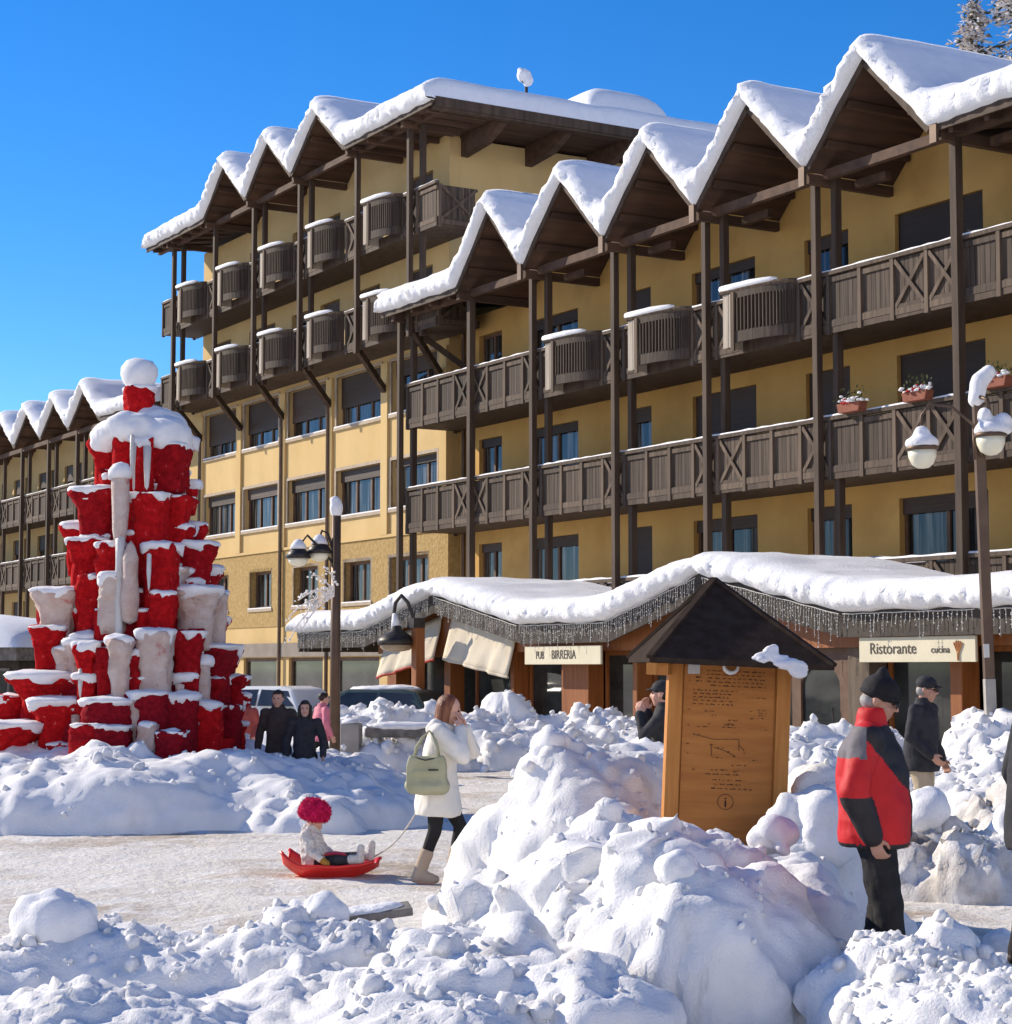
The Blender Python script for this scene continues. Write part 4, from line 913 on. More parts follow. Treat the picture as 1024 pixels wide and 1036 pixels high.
# lit-up branch hung on the post
dc = empty('christmas_branch', 'white wire branch decoration with frosted bulbs, fixed to the slim lamp post', 'decoration', (-3.12, 35.86, 2.3))
rnd = random.Random(8); m = MB(); b = MB()
for k in range(9):
    a = R(135 + rnd.uniform(-55, 60)); L = rnd.uniform(.45, .95); pts = [(0, 0, .9)]
    for j in range(1, 6): pts.append((pts[-1][0] + L / 5 * math.cos(a), rnd.uniform(-.04, .04), pts[-1][2] + L / 5 * math.sin(a) - .03 * j)); a += rnd.uniform(-.1, .32)
    m.tube(pts, .012, 5)
    for q in pts[1:]:
        for _ in range(3): b.ball((q[0] + rnd.uniform(-.07, .07), q[1] + rnd.uniform(-.04, .04), q[2] + rnd.uniform(-.07, .07)), rnd.uniform(.014, .03), 6, 4)
m.build('twigs', 'frost', dc); b.build('bulbs', 'bulb_white', dc)['kind'] = 'stuff'

# snowy aerial on the roof of the tall block
an = empty('roof_antenna', 'small snow-plastered dish aerial on a pole on the roof of the tall block', 'antenna', (.63, 60, 19.0))
MB().tube([(0, 0, -1.5), (0, 0, 1.0)], .05, 8).build('pole', 'metal_dark', an)
o = MB().lathe([(.001, -.02), (.13, .0), (.2, .05), (.18, .07), (.001, .03)], (0, 0, 0), 16).build('dish', 'metal_dark', an, smooth=True); o.rotation_euler = (R(80), 0, R(20)); o.location = (-.02, -.1, 1.05)
b = MB(); b.ball((-.08, -.16, 1.15), (.24, .2, .24), 16, 10); b.ball((-.18, -.16, 1.3), (.12, .12, .14), 14, 8); b.ball((.05, -.16, .98), .17, 14, 8); remade('snow_cap', b, .05, 'snow_clean', an, 4, .06, 5, 6)

# ------------------------------------------------------------------ flower boxes on the second-floor rail
def flower_box(s, label, seed):
    e = empty('flower_box', label, 'flower box', front(s, 1.52, 7.02), FR, group='snowy terracotta flower boxes on the balcony rail'); rnd = random.Random(seed); e.scale = (.85, .85, .85)
    MB().prism([(-.36, .0), (.36, .0), (.42, .22), (-.42, .22)], -.14, .10).build('trough', 'terracotta', e, bevel=.01)
    m = MB(); f = MB(); s_ = MB()
    for k in range(170):
        a = Vector((rnd.gauss(0, .22), rnd.gauss(-.02, .08), .22 + abs(rnd.gauss(0, .14)))); d = Vector((rnd.uniform(-1, 1), rnd.uniform(-1, 1), rnd.uniform(-.2, 1))).normalized(); q = d.cross(Vector((.3, .2, 1))).normalized() * .022
        m.add([a, a + d * .05 + q, a + d * .11, a + d * .05 - q], [(0, 1, 2, 3)])
    for k in range(26): f.ball((rnd.gauss(-.05, .16), rnd.uniform(-.17, -.05), .22 + abs(rnd.gauss(0, .06))), rnd.uniform(.02, .04), 6, 4)
    for k in range(34): s_.ball((rnd.gauss(.1, .22), rnd.gauss(-.06, .09), .23 + abs(rnd.gauss(0, .06))), (rnd.uniform(.03, .08), .05, .03), 8, 5)
    m.build('leaves', 'leaf', e); f.build('flowers', 'flower_red', e)['kind'] = 'stuff'; s_.build('snow_clumps', 'snow_clean', e, smooth=True)
flower_box(5.72, 'terracotta flower box with red blooms and snow, leftmost on the second-floor rail', 1)
flower_box(7.65, 'terracotta flower box with tall green sprig, just left of the double lamp post', 2)
flower_box(9.75, 'terracotta flower box hung right of the double lamp post, by the picture edge', 3)

# ------------------------------------------------------------------ frosted conifers behind the roof
def conifer(label, x, y, h, r, seed, z0=0.0):
    e = empty('frosted_tree', label, 'tree', (x, y, z0), 0, group='frosted trees behind the roof'); rnd = random.Random(seed)
    MB().tube([(0, 0, 0), (.1, 0, h * .5), (0, 0, h * .98)], [.35, .2, .03], 8).build('trunk', 'bark', e, smooth=True)
    g = MB(); s_ = MB(); tw_ = MB()
    n = int(h * 9)
    for k in range(n):
        f = .3 + .7 * (k + rnd.random()) / n; z = h * f; L = r * (1 - f) ** .75 * rnd.uniform(.7, 1.15) + .25; a = rnd.uniform(0, 2 * math.pi)
        tip = Vector((L * math.cos(a), L * math.sin(a), z - L * rnd.uniform(.1, .4))); base = Vector((0, 0, z))
        tw_.tube([base, tip], [.035, .01], 4)
        for j in range(int((24 + L * 34) * (1 if f > .6 else .35))):
            q = base.lerp(tip, rnd.uniform(.12, 1.02)) + Vector((rnd.gauss(0, .16), rnd.gauss(0, .16), rnd.gauss(-.04, .10)))
            d = Vector((math.cos(a) + rnd.gauss(0, .5), math.sin(a) + rnd.gauss(0, .5), rnd.gauss(-.2, .35))).normalized(); w_ = d.cross(Vector((rnd.gauss(0, 1), rnd.gauss(0, 1), 1))).normalized() * rnd.uniform(.03, .07); l = rnd.uniform(.16, .36)
            (s_ if rnd.random() < .74 else g).add([q - d * l * .4, q + w_, q + d * l * .6, q - w_], [(0, 1, 2, 3)])
    tw_.build('branches', 'bark', e); g.build('crown', 'needles', e); s_.build('frost_coating', 'frost', e)
conifer('tall frosted conifer cut by the right picture edge, behind the snowy roof', 19.7, 70, 38.0, 5.2, 1)
conifer('small pointed frosted conifer top just left of the tall frosted one', 17.0, 70.5, 26.2, 2.2, 2)

# ------------------------------------------------------------------ shovelled snow heaps
def heap(name, label, x0, x1, y0, y1, res, domes, clod=((2.6, .16), (6.5, .06)), rough=.10, matname='snow_heap', seed=0, smooth_mask=None, group=None, warp=.35, pw=6.0, floor=-.15, crumbs=360, csize=1.0):
    xs = np.arange(x0, x1 + res, res); ys = np.arange(y0, y1 + res, res)
    X, Y = np.meshgrid(xs, ys, indexing='ij'); p = np.stack([X.ravel(), Y.ravel(), np.zeros(X.size)], 1)
    wx = p[:, 0] + warp * fbm(p, .9, 3, seed + 1); wy = p[:, 1] + warp * fbm(p, .9, 3, seed + 2)
    h = np.zeros(len(p))
    for (cx, cy, rx, ry, hh, *ex) in domes:
        e = ex[0] if ex else 1.0; rot = R(ex[1]) if len(ex) > 1 else 0
        dx, dy = wx - cx, wy - cy; a = (dx * math.cos(rot) + dy * math.sin(rot)) / rx; b = (-dx * math.sin(rot) + dy * math.cos(rot)) / ry
        h += (hh * np.clip(1 - (a * a + b * b), 0, 1) ** e) ** pw
    h = h ** (1 / pw); m = np.clip(h / .18, 0, 1)
    z = np.where(h > 0, h, 0) + floor * (1 - m)
    z += m * rough * fbm(p, 1.6, 4, seed + 4)
    Z = z.reshape(X.shape); gx, gy = np.gradient(Z, res); nn = np.stack([-gx, -gy, np.ones_like(gx)], -1); nn /= np.linalg.norm(nn, axis=-1, keepdims=True)
    P = np.stack([X, Y, Z], -1).reshape(-1, 3); nn = nn.reshape(-1, 3)
    msk = np.clip(.5 + 1.5 * fbm(P, 1.0, 3, seed + 30), .05, 1.3)
    if smooth_mask is not None: msk = msk * smooth_mask(P)
    d = np.zeros(len(P))
    for i, (s, a) in enumerate(clod):
        q = P + .25 / s * np.stack([fbm(P, s * .9, 2, seed + 40 + i), fbm(P, s * .9, 2, seed + 50 + i), fbm(P, s * .9, 2, seed + 60 + i)], 1)
        d += a * (.45 * clods(q, s, seed + 70 + i, .78) + .75 * facets(q, s * .9, seed + 170 + i)) * msk
    d += .055 * fbm(P, 3.5, 4, seed + 80) + .035 * fbm(P, 9, 4, seed + 81) + .012 * fbm(P, 28, 2, seed + 83) + .05 * np.abs(fbm(P, 2.3, 3, seed + 82)) * msk
    P = P + nn * (d * m)[:, None]
    o = gridmesh(name, P.reshape(X.shape + (3,)), matname)
    if crumbs:
        rnd = random.Random(seed); ok = np.nonzero(m > .95)[0]; c = MB(); Pf = P.reshape(-1, 3)
        for q in rnd.sample(list(ok), min(crumbs, len(ok))):
            r = min(.09, .014 * math.exp(rnd.gauss(.25, .6))) * csize; a = Pf[q]
            M3 = Euler((rnd.uniform(0, 6), rnd.uniform(0, 6), rnd.uniform(0, 6))).to_matrix(); o0 = len(c.v)
            c.ball(a + nn[q] * r * .15, (r * rnd.uniform(.8, 1.3), r * rnd.uniform(.7, 1.1), r * rnd.uniform(.6, 1)), 8, 6, 0, M3)
            for i in range(o0, len(c.v)): v = c.v[i]; c.v[i] = (v[0] + rnd.uniform(-.16, .16) * r, v[1] + rnd.uniform(-.16, .16) * r, v[2] + rnd.uniform(-.16, .16) * r)
        tag(c.build('snow_crumbs', matname, o, smooth=True), kind='stuff')
    return tag(o, label, 'snow heap', group)
fm = lambda P: 1 - .75 * np.clip((11.9 - P[:, 1] + .5 * fbm(P, .7, 2, 99)) / 1.0, 0, 1) * np.clip((P[:, 0] - .25 + .4 * fbm(P, .8, 2, 98)) / .7, 0, 1)
heap('snow_heap', 'big foreground snow heap piled round the wooden information board', -.9, 3.6, 8.3, 16.9, .030,
     [(.98, 12.9, 1.28, 2.15, .58, .36), (.50, 12.6, .62, 1.1, .84, .6), (1.15, 11.5, .85, .9, .70, .5), (2.0, 12.6, .35, .9, .62, .6), (.55, 15.1, .85, 1.2, 1.32, .8), (1.0, 15.5, .7, .9, 1.15, .8), (2.25, 14.6, .60, .8, 1.0, .7), (1.7, 12.4, .6, .7, .50, .8), (.2, 10.3, .6, .7, .34, .7),
      (.26, 12.4, .44, 1.0, .56, .8), (1.95, 10.6, .4, .9, .36, .7), (.12, 11.0, .42, .8, .36)],
     clod=((1.6, .24), (4.0, .11), (10, .035)), rough=.16, seed=11, smooth_mask=fm)
heap('snow_heap', 'low lumpy ridge of shovelled snow along the bottom left of the picture', -4.4, .6, 9.2, 13.2, .026,
     [(-3.6, 11.7, .9, .6, .24, .8), (-2.75, 11.8, .7, .5, .30, .8), (-2.0, 11.8, .9, .5, .34, .7), (-1.25, 11.8, .8, .55, .35, .8), (-.45, 11.9, .8, .6, .34, .8), (-.9, 12.3, .35, .35, .32), (-2.3, 10.7, 3.6, 1.7, .13, .3), (-2.5, 10.1, 3.0, .7, .16, .7), (-.3, 10.3, .8, .8, .24, .7), (-4.3, 11.5, .7, .8, .22)],
     clod=((3.0, .12), (7.0, .06), (15, .025)), rough=.10, seed=23, warp=.2)
heap('snow_heap', 'smooth shaded snow mound carrying the red tower', -12.5, -.2, 21.6, 33.0, .055,
     [(-5.0, 27.2, 4.0, 4.4, .78, .42), (-7.6, 26.8, 4.2, 4.2, .74, .45), (-3.7, 25.4, 1.9, 2.6, .74, .55), (-2.4, 24.4, 1.4, 1.7, .42, .7), (-4.2, 24.3, 2.2, 1.4, .74, .6), (-8.2, 24.6, 2.6, 1.6, .72, .6), (-3.3, 24.5, .9, 1.0, .74, .7)],
     clod=((1.2, .14), (3.0, .09), (7, .03)), rough=.10, seed=37, warp=.5, crumbs=500, csize=1.5)
heap('snow_heap', 'lumpy sunlit snow bank along the shop windows, behind the woman in white', -6.0, 5.0, 35.3, 42.0, .060,
     [(-4.2, 39.4, 1.6, 1.5, .75, .7), (-2.6, 39.0, 1.7, 1.9, 1.0, .6), (-1.4, 38.6, 1.2, 1.9, .70, .7), (.0, 38.8, 1.5, 2.0, .86, .7), (1.6, 38.6, 1.5, 1.8, .80, .7), (2.9, 38.2, 1.5, 1.7, .85, .7), (4.0, 37.6, 1.2, 1.6, .8, .7), (-1.9, 37.6, 1.6, 1.2, .4)],
     clod=((1.4, .32), (3.2, .14), (7, .04)), rough=.14, seed=41, warp=.4, crumbs=700, csize=2.4)
heap('snow_heap', 'snow bank below the ristorante sign, behind the two men', 3.2, 10.8, 24.0, 31.0, .055,
     [(4.2, 28.0, 1.4, 2.0, .88, .7), (5.4, 28.5, 1.2, 1.8, .75, .7), (6.4, 27.0, 1.6, 2.0, .55, .7), (7.0, 28.0, .9, 1.2, .95, .8), (8.6, 27.0, 1.6, 2.2, .72, .7), (10.0, 26.6, 1.4, 2.0, .7, .7), (7.2, 25.6, 2.6, 1.5, .45, .7)],
     clod=((1.6, .26), (3.8, .11), (8, .035)), rough=.14, seed=53, warp=.4, crumbs=700, csize=1.9)
heap('snow_heap', 'brown-stained snow heap right behind the man in the red jacket', 2.6, 7.4, 15.6, 20.8, .036,
     [(4.3, 18.6, 1.0, 1.2, .26, .7), (5.0, 18.4, 1.0, 1.4, .58, .7), (5.6, 18.0, 1.2, 1.6, .85, .7), (3.3, 18.6, .7, 1.0, .75, .7), (4.5, 17.3, 1.6, 1.3, .34, .7), (6.6, 17.6, 1.2, 1.6, .9, .7)],
     clod=((2.4, .20), (5.5, .10), (12, .03)), rough=.14, matname='snow_dirty', seed=67, warp=.25)
heap('snow_heap', 'low snow heap in the bottom right corner at the feet of the man in red', 1.6, 3.6, 8.8, 11.5, .026,
     [(2.15, 10.3, .5, .6, .36, .7), (2.5, 9.8, .5, .8, .36, .7), (2.1, 9.5, .6, .7, .36, .7), (2.35, 10.6, .35, .4, .30), (2.08, 10.75, .5, .4, .46, .6)],
     clod=((3.2, .13), (7.5, .06), (15, .02)), rough=.08, seed=71, warp=.15)
def block(label, c, r, seed, voxel=.02, matname='snow_clean', amp=.13):
    me = bpy.data.meshes.new('snow_block'); b = MB(); b.ball((0, 0, 0), r, 40, 28); me = b.mesh('snow_block'); fixnormals(me)
    p = coords(me); q = p + seed * 3.1; n0 = p / np.linalg.norm(p, axis=1)[:, None]
    d = amp * (fbm(q, 3.2, 3, seed) + .9 * clods(q, 3.6, seed, .8) - .4) + .03 * fbm(q, 12, 2, seed)
    setcoords(me, p + n0 * d[:, None]); me.materials.append(M[matname]); o = link('snow_block', me, None, True); o.location = c
    return tag(o, label, 'snow block', 'loose blocks of snow')
block('large upright snow block on the low ridge at the bottom left', (-2.66, 11.85, .36), (.23, .20, .22), 1, amp=.09)
block('rounded snow lump on the ridge just left of the half-buried plank', (-1.15, 12.05, .36), (.17, .16, .15), 2)
block('pointed snow block topping the big heap left of the information board', (.40, 14.9, 1.25), (.20, .2, .2), 3)
block('blocky snow lump against the right foot of the information board', (2.05, 13.5, .80), (.26, .22, .22), 4, amp=.13)
block('snow lump on the stained heap just right of the man in red', (3.62, 17.6, .66), (.2, .18, .18), 5)
block('snow block on the stained heap near the right picture edge', (4.45, 17.2, .55), (.24, .2, .2), 6)
block('small snow lump on the crest of the big heap below the board', (1.62, 11.9, .84), (.12, .11, .10), 7)
block('small snow lump halfway down the big foreground heap', (.95, 11.0, .80), (.12, .1, .1), 8, amp=.05)
rnd = random.Random(4)
for i, (x, y) in enumerate([(.2, 21.5), (-1.9, 12.9), (-3.2, 12.9), (-.2, 13.2), (.1, 13.7), (2.95, 11.6), (3.05, 12.3), (3.3, 13.4), (2.8, 14.3), (-1.6, 36.2), (1.2, 36.3), (-.4, 36.1)]):
    o = block('stray fist-sized snow crumb lying on the trodden street', (x, y, .04), (rnd.uniform(.06, .12),) * 3, 20 + i, amp=.04)
pk = MB().box(-.28, .28, -.10, .10, 0, .05); pk = pk.build('plank', 'stone_dark', bevel=.008); pk.location = (-.86, 12.35, .36); pk.rotation_euler = (R(6), R(-7), R(10)); tag(pk, 'dark weathered plank half buried in the snow ridge', 'plank')
P = MB(); P.ball((0, 0, .05), (.24, .09, .035), 20, 10); sp2 = remade('snow_patch', P, .012, 'snow_clean', pk, 3, .02, 12, 3)
bn = empty('stone_bench', 'low grey stone bench with a snow cover in the bank by the slim lamp post', 'bench', (-2.7, 36.9, 0), R(-6))
MB().box(-.35, .0, -.2, .25, 0, .88).build('end_block', 'concrete', bn, bevel=.03)
MB().box(.1, 1.45, -.12, .25, .62, .80).build('slab', 'stone_dark', bn, bevel=.04)
MB().bar((1.5, .05, .72), (1.9, .05, .40), .34, .12).build('sloped_end', 'stone_dark', bn, bevel=.03)
P = MB(); P.ball((.8, .06, .82), (.75, .22, .09), 24, 12); P.ball((-.18, .03, .90), (.2, .22, .07), 16, 10); remade('snow_cover', P, .04, 'snow_clean', bn, 4, .03, 5, 3)

# ------------------------------------------------------------------ parked cars
def car(label, loc, rz, paint, group='cars parked by the shops'):
    e = empty('parked_car', label, 'car', loc, rz, group)
    prof = [(-2.1, .35), (-2.12, .75), (-2.0, .92), (-1.85, 1.0), (-1.55, 1.40), (-1.2, 1.47), (.2, 1.46), (.45, 1.38), (1.05, .98), (1.9, .86), (2.1, .70), (2.12, .35)]
    m = MB(); n = len(prof); secs = []
    for f, w_ in [(-1, 0), (-.92, .0), (-.6, 0), (.6, 0), (.92, 0), (1, 0)]: pass
    def half(z): return .84 if z < .95 else .84 - (z - .95) * .42
    vs = []
    for sgn in (-1, 1):
        for x, z in prof: vs.append((x, sgn * half(z) * (.94 if abs(x) > 2.05 else 1), z))
    fs = [tuple(range(n)), tuple(reversed(range(n, 2 * n)))] + [(i, i + n, (i + 1) % n + n, (i + 1) % n) for i in range(n)]
    m.add(vs, fs); m.build('body', paint, e, bevel=.06)
    for sgn in (-1, 1):
        for poly in ([(-1.72, 1.0), (-1.45, 1.36), (-.65, 1.39), (-.65, 1.0)], [(-.57, 1.0), (-.57, 1.39), (.18, 1.38), (.80, 1.0)]):
            g = MB(); y0 = [half(z) + .006 for x, z in poly]
            g.add([(x, sgn * (half(z) + .004), z) for x, z in poly] + [(x, sgn * (half(z) - .03), z) for x, z in poly], [(0, 1, 2, 3), (7, 6, 5, 4), (0, 4, 5, 1), (1, 5, 6, 2), (2, 6, 7, 3), (3, 7, 4, 0)])
            g.build('side_window', 'glass_dark', e)
        MB().box(1.95, 2.14, sgn * .62 - .16, sgn * .62 + .16, .62, .76).build('headlight', 'headlight', e, bevel=.02)
        MB().box(-2.14, -2.0, sgn * .66 - .12, sgn * .66 + .12, .66, .90).build('tail_light', 'red_trim', e, bevel=.02)
        MB().ball((.72, sgn * .93, 1.0), (.07, .1, .07), 10, 6).build('mirror', paint, e, smooth=True)
        for x in (-1.3, 1.32):
            t = MB().lathe([(.001, -.1), (.24, -.1), (.31, -.07), (.31, .07), (.24, .1), (.001, .1)], (0, 0, 0), 24).build('wheel', 'tyre', e, smooth=True); t.rotation_euler = (math.pi / 2, 0, 0); t.location = (x, sgn * .78, .31)
            r_ = MB().lathe([(.001, -.115), (.19, -.112), (.2, -.1), (.2, .1), (.19, .112), (.001, .115)], (0, 0, 0), 16).build('rim', 'rim', t)
    g = MB(); g.add([(.50, -.64, 1.375), (.50, .64, 1.375), (1.04, .76, 1.0), (1.04, -.76, 1.0), (.47, -.64, 1.35), (.47, .64, 1.35), (1.0, .76, .975), (1.0, -.76, .975)], [(0, 1, 2, 3), (7, 6, 5, 4), (0, 4, 5, 1), (1, 5, 6, 2), (2, 6, 7, 3), (3, 7, 4, 0)])
    for v in range(4): g.v[v] = (g.v[v][0] + .015, g.v[v][1], g.v[v][2] + .012)
    g.build('windscreen', 'glass_dark', e)
    g = MB(); g.box(2.09, 2.16, -.45, .45, .5, .66); g.build('grille', 'tyre', e); MB().box(-2.16, -2.08, -.8, .8, .36, .56).box(2.08, 2.16, -.8, .8, .36, .5).build('bumper', paint, e, bevel=.03)
    return e
c1 = car('white parked car half hidden behind the man in the dark coat with the long-haired woman', (-6.1, 48.5, 0), R(150), 'car_white')
c2 = car('dark green estate car with snowy roof parked behind the slim lamp post', (-3.3, 46.8, -.05), R(160), 'car_green')
P = MB(); P.ball((-.5, 0, 1.46), (.9, .62, .1), 24, 10); remade('snow_cover', P, .05, 'snow_clean', c2, 4, .04, 4, 2)
c3 = car('dark green car parked at the far left of the shop front', (-9.4, 50.5, 0), R(150), 'car_green')

# ------------------------------------------------------------------ people
def V(*a): return Vector(a)
def add_hand(mb, w, d, pn, curl=.5, side=1, k=1.0):
    """palm, four unequal bent fingers and a thumb; d = out of the wrist, pn = palm side, side = +1 right hand"""
    w, d, pn = Vector(w), Vector(d).normalized(), Vector(pn); pn = (pn - d * pn.dot(d)).normalized(); l = d.cross(pn).normalized() * side
    for o in (-.028, -.009, .010, .028): mb.cap(w + l * o * .55 * k, w + (d * .085 + l * o) * k, .016 * k, .0125 * k, 10)
    for o, L in ((-.030, .060), (-.010, .074), (.010, .080), (.030, .072)):
        b = w + (d * .088 + l * o * 1.05) * k; a = 0
        for s in (.45, .32, .23):
            a += curl; q = b + (d * math.cos(a) + pn * math.sin(a)) * L * s * 1.15 * k; mb.cap(b, q, .0098 * k, .0088 * k, 8); b = q
    b = w + (d * .025 + l * .030 + pn * .006) * k; q = b + (d * .035 + l * .026 + pn * .018) * k; mb.cap(b, q, .0135 * k, .0115 * k, 8)
    q2 = q + (d * .030 - l * .004 + pn * .016) * k; mb.cap(q, q2, .0112 * k, .0095 * k, 8)
def head_matrix(c, yaw=0, pitch=0, roll=0): return Matrix.Translation(Vector(c)) @ Euler((-pitch, roll, yaw)).to_matrix().to_4x4()
def add_head(mb, H):
    r3 = H.to_3x3()
    def b(c, r): mb.ball(H @ Vector(c), r, 20, 14, 0, r3)
    b((0, -.012, .030), (.076, .096, .093)); b((0, .020, -.030), (.064, .074, .098)); b((0, .040, -.092), (.040, .042, .032)); b((0, .055, -.105), (.022, .022, .017))
    for s in (-1, 1):
        b((s * .031, .080, .030), (.024, .012, .008)); b((s * .036, .058, -.030), (.028, .026, .028)); b((s * .078, -.008, -.008), (.011, .021, .033)); b((s * .011, .098, -.026), (.009, .010, .008))
    mb.cap(H @ V(0, .088, .020), H @ V(0, .112, -.020), .008, .0125, 10); b((0, .083, -.055), (.023, .013, .007)); b((0, .082, -.067), (.020, .013, .008))
def face(body, H, glasses=False):
    for s in (-1, 1):
        m = MB(); m.ball(H @ V(s * .030, .081, .012), .0105, 10, 8); m.build('eye', 'eye_dark', body, smooth=True)
    m = MB(); m.ball(H @ V(0, .093, -.061), (.018, .006, .006), 12, 8, 0, H.to_3x3()); m.build('mouth', 'lips', body, smooth=True)
    if glasses:
        m = MB()
        for s in (-1, 1):
            c = V(s * .033, .108, .010); pts = [H @ (c + V(.026 * math.cos(t), 0, .020 * math.sin(t))) for t in [k * math.pi / 8 for k in range(17)]]; m.tube(pts, .003, 6)
            m.ball(H @ c, (.025, .002, .019), 12, 8, 0, H.to_3x3()); m.tube([H @ V(s * .058, .106, .014), H @ V(s * .078, .05, .014), H @ V(s * .082, -.01, .012)], .003, 6)
        m.tube([H @ V(-.008, .109, .014), H @ V(.008, .109, .014)], .003, 6); m.build('glasses', 'jacket_black', body)
def body_mesh(e, J, skin, voxel, H, curls=(.5, .5), palms=None):
    mb = MB(); add_head(mb, H)
    mb.cap(J['chest'], H @ V(0, -.015, -.05), .062, .056, 14)
    mb.loft([(J['pelvis'][0], J['pelvis'][1], J['pelvis'][2] - .06, .13, .09), (J['pelvis'][0], J['pelvis'][1], J['pelvis'][2] + .05, .15, .105), ((J['pelvis'][0] + J['chest'][0]) / 2, (J['pelvis'][1] + J['chest'][1]) / 2, (J['pelvis'][2] + J['chest'][2]) / 2 - .04, .13, .095), (J['chest'][0], J['chest'][1], J['chest'][2] - .14, .15, .11), (J['chest'][0], J['chest'][1], J['chest'][2] - .04, .13, .085), (J['chest'][0], J['chest'][1], J['chest'][2] + .03, .05, .05)], 18)
    for i, s in enumerate('RL'):
        mb.cap(V(*J['chest']) - V(0, 0, .06), J['sh' + s], .06, .052); mb.cap(J['sh' + s], J['el' + s], .048, .038); mb.cap(J['el' + s], J['wr' + s], .037, .025)
        d = J.get('hd' + s) or (V(*J['wr' + s]) - V(*J['el' + s])); pn = J.get('pn' + s) or (0, 1, 0)
        add_hand(mb, J['wr' + s], d, pn, curls[i], 1 if s == 'R' else -1)
        mb.cap(J['hip' + s], J['kn' + s], .082, .055); mb.cap(J['kn' + s], J['an' + s], .054, .036)
        a = V(*J['an' + s]); f = V(*J.get('toe' + s, (0, 1, -.05))).normalized(); mb.cap(a - V(0, 0, .05), a + f * .13 - V(0, 0, .055), .035, .026)
    return remade('body', mb, voxel, skin, e, 3)
def legs(e, J, matname, voxel=.013, r=(.100, .072, .056), name='trousers', top=None, seed=0, wrk=.010):
    mb = MB()
    for s in 'RL': mb.cap(J['hip' + s], J['kn' + s], r[0], r[1]); mb.cap(J['kn' + s], V(*J['an' + s]) + V(0, 0, .0), r[1] * .97, r[2])
    p = J['pelvis']; mb.loft([(p[0], p[1], p[2] - .08, .155, .115), (p[0], p[1], p[2] + .06, .172, .125), (p[0], p[1], p[2] + .14, .15, .11)], 18)
    return remade(name, mb, voxel, matname, e, 3, wrk, 9, seed)
def boots(e, J, matname, h=.12, r=.055, voxel=.011):
    for s in 'RL':
        mb = MB(); a = V(*J['an' + s]); kn = V(*J['kn' + s]); ax = (kn - a).normalized(); f = V(*J.get('toe' + s, (0, 1, -.05))).normalized()
        mb.cap(a - ax * .02, a + ax * h, r * .95, r * 1.08); sole = -.062
        mb.cap(a + V(0, -.035, sole + .028), a + f * .15 + V(0, 0, sole + .03), .040, .038); mb.cap(a + V(0, 0, -.01), a + f * .10 + V(0, 0, sole + .045), .05, .042)
        remade('boot', mb, voxel, matname, e, 3, .004, 12)
def coat(e, J, rings, mats, sleeve=(.072, .060, .048), voxel=.013, name='coat', collar=None, pick=None, wrk=.016, seed=0, hood=None, nsc=7):
    mb = MB(); mb.loft(rings, 24)
    for s in 'RL':
        mb.cap(V(*J['chest']) - V(0, 0, .09), J['sh' + s], .085, sleeve[0] * 1.04); mb.cap(J['sh' + s], J['el' + s], sleeve[0], sleeve[1]); mb.cap(J['el' + s], V(*J['wr' + s]) - (V(*J['wr' + s]) - V(*J['el' + s])) * .04, sleeve[1], sleeve[2])
    if collar: 
        for (p, q, r0, r1) in collar: mb.cap(p, q, r0, r1)
    if hood: mb.ball(*hood, 18, 12)
    return remade(name, mb, voxel, mats, e, 3, wrk, nsc, seed, pick)
def standing(lean=.0, arms='down', stride=.0):
    J = dict(pelvis=(0, 0, .92), chest=(0, lean, 1.43), shR=(.19, lean, 1.40), shL=(-.19, lean, 1.40), elR=(.275, lean - .04, 1.13), elL=(-.275, lean - .04, 1.13), wrR=(.28, lean + .08, .89), wrL=(-.28, lean + .08, .89),
             hipR=(.09, 0, .88), hipL=(-.09, 0, .88), knR=(.095, .03 + stride * .5, .48), knL=(-.095, .03 - stride * .3, .48), anR=(.10, stride, .09), anL=(-.10, -stride, .09), pnR=(-1, .3, 0), pnL=(1, .3, 0))
    return J

# ---- man in the red jacket
e = empty('person', 'man in red and black jacket, black woollen hat and glasses, looking down', 'person', (2.06, 11.35, .10), R(-107))
J = standing(.03, stride=.07); J.update(wrR=(.235, .05, .86), elR=(.265, -.05, 1.12), pelvis=(0, .03, .92), anR=(.1, .14, .09), anL=(-.1, .02, .09), knR=(.1, .12, .49), knL=(-.1, .07, .49), hipR=(.09, .03, .88), hipL=(-.09, .03, .88))
H = head_matrix((0, .075, 1.615), 0, R(20)); b = body_mesh(e, J, 'skin_tan', .0075, H, (.55, .5)); face(b, H, True)
legs(e, J, 'cloth_black', .012, (.112, .092, .082), seed=3, wrk=.02); boots(e, J, 'boot_dark', .06)
MB().tube([(-.02, .20, .84), (-.03, .21, 1.1), (-.02, .19, 1.3), (0, .14, 1.44)], .009, 6).build('zip', 'jacket_black', e)
def pk(c):
    x, y, z = np.abs(c[:, 0]), c[:, 1], c[:, 2]; r = np.zeros(len(c))
    r[(z > 1.30) & (z < 1.475) & (y < .035)] = 1
    r[(z < 1.475) & (y >= .035) & (z > 1.40 - (y - .035) * 1.45)] = 2
    r[(x > .243) & (z < 1.085)] = 2
    r[(z < .815)] = 2
    r[(y > .21) & (x < .03) & (z < 1.25)] = 2
    return r
coat(e, J, [(0, .035, .79, .225, .20), (0, .035, .86, .242, .215), (0, .035, 1.02, .242, .215), (0, .025, 1.2, .238, .208), (0, .015, 1.34, .218, .18), (0, .02, 1.43, .165, .13), (0, .03, 1.49, .10, .095), (0, .035, 1.55, .098, .10), (0, .04, 1.58, .085, .09)], ['jacket_red', 'jacket_grey', 'jacket_black'], (.092, .086, .070), .0125, 'jacket', pick=pk, seed=2, wrk=.022, nsc=6)
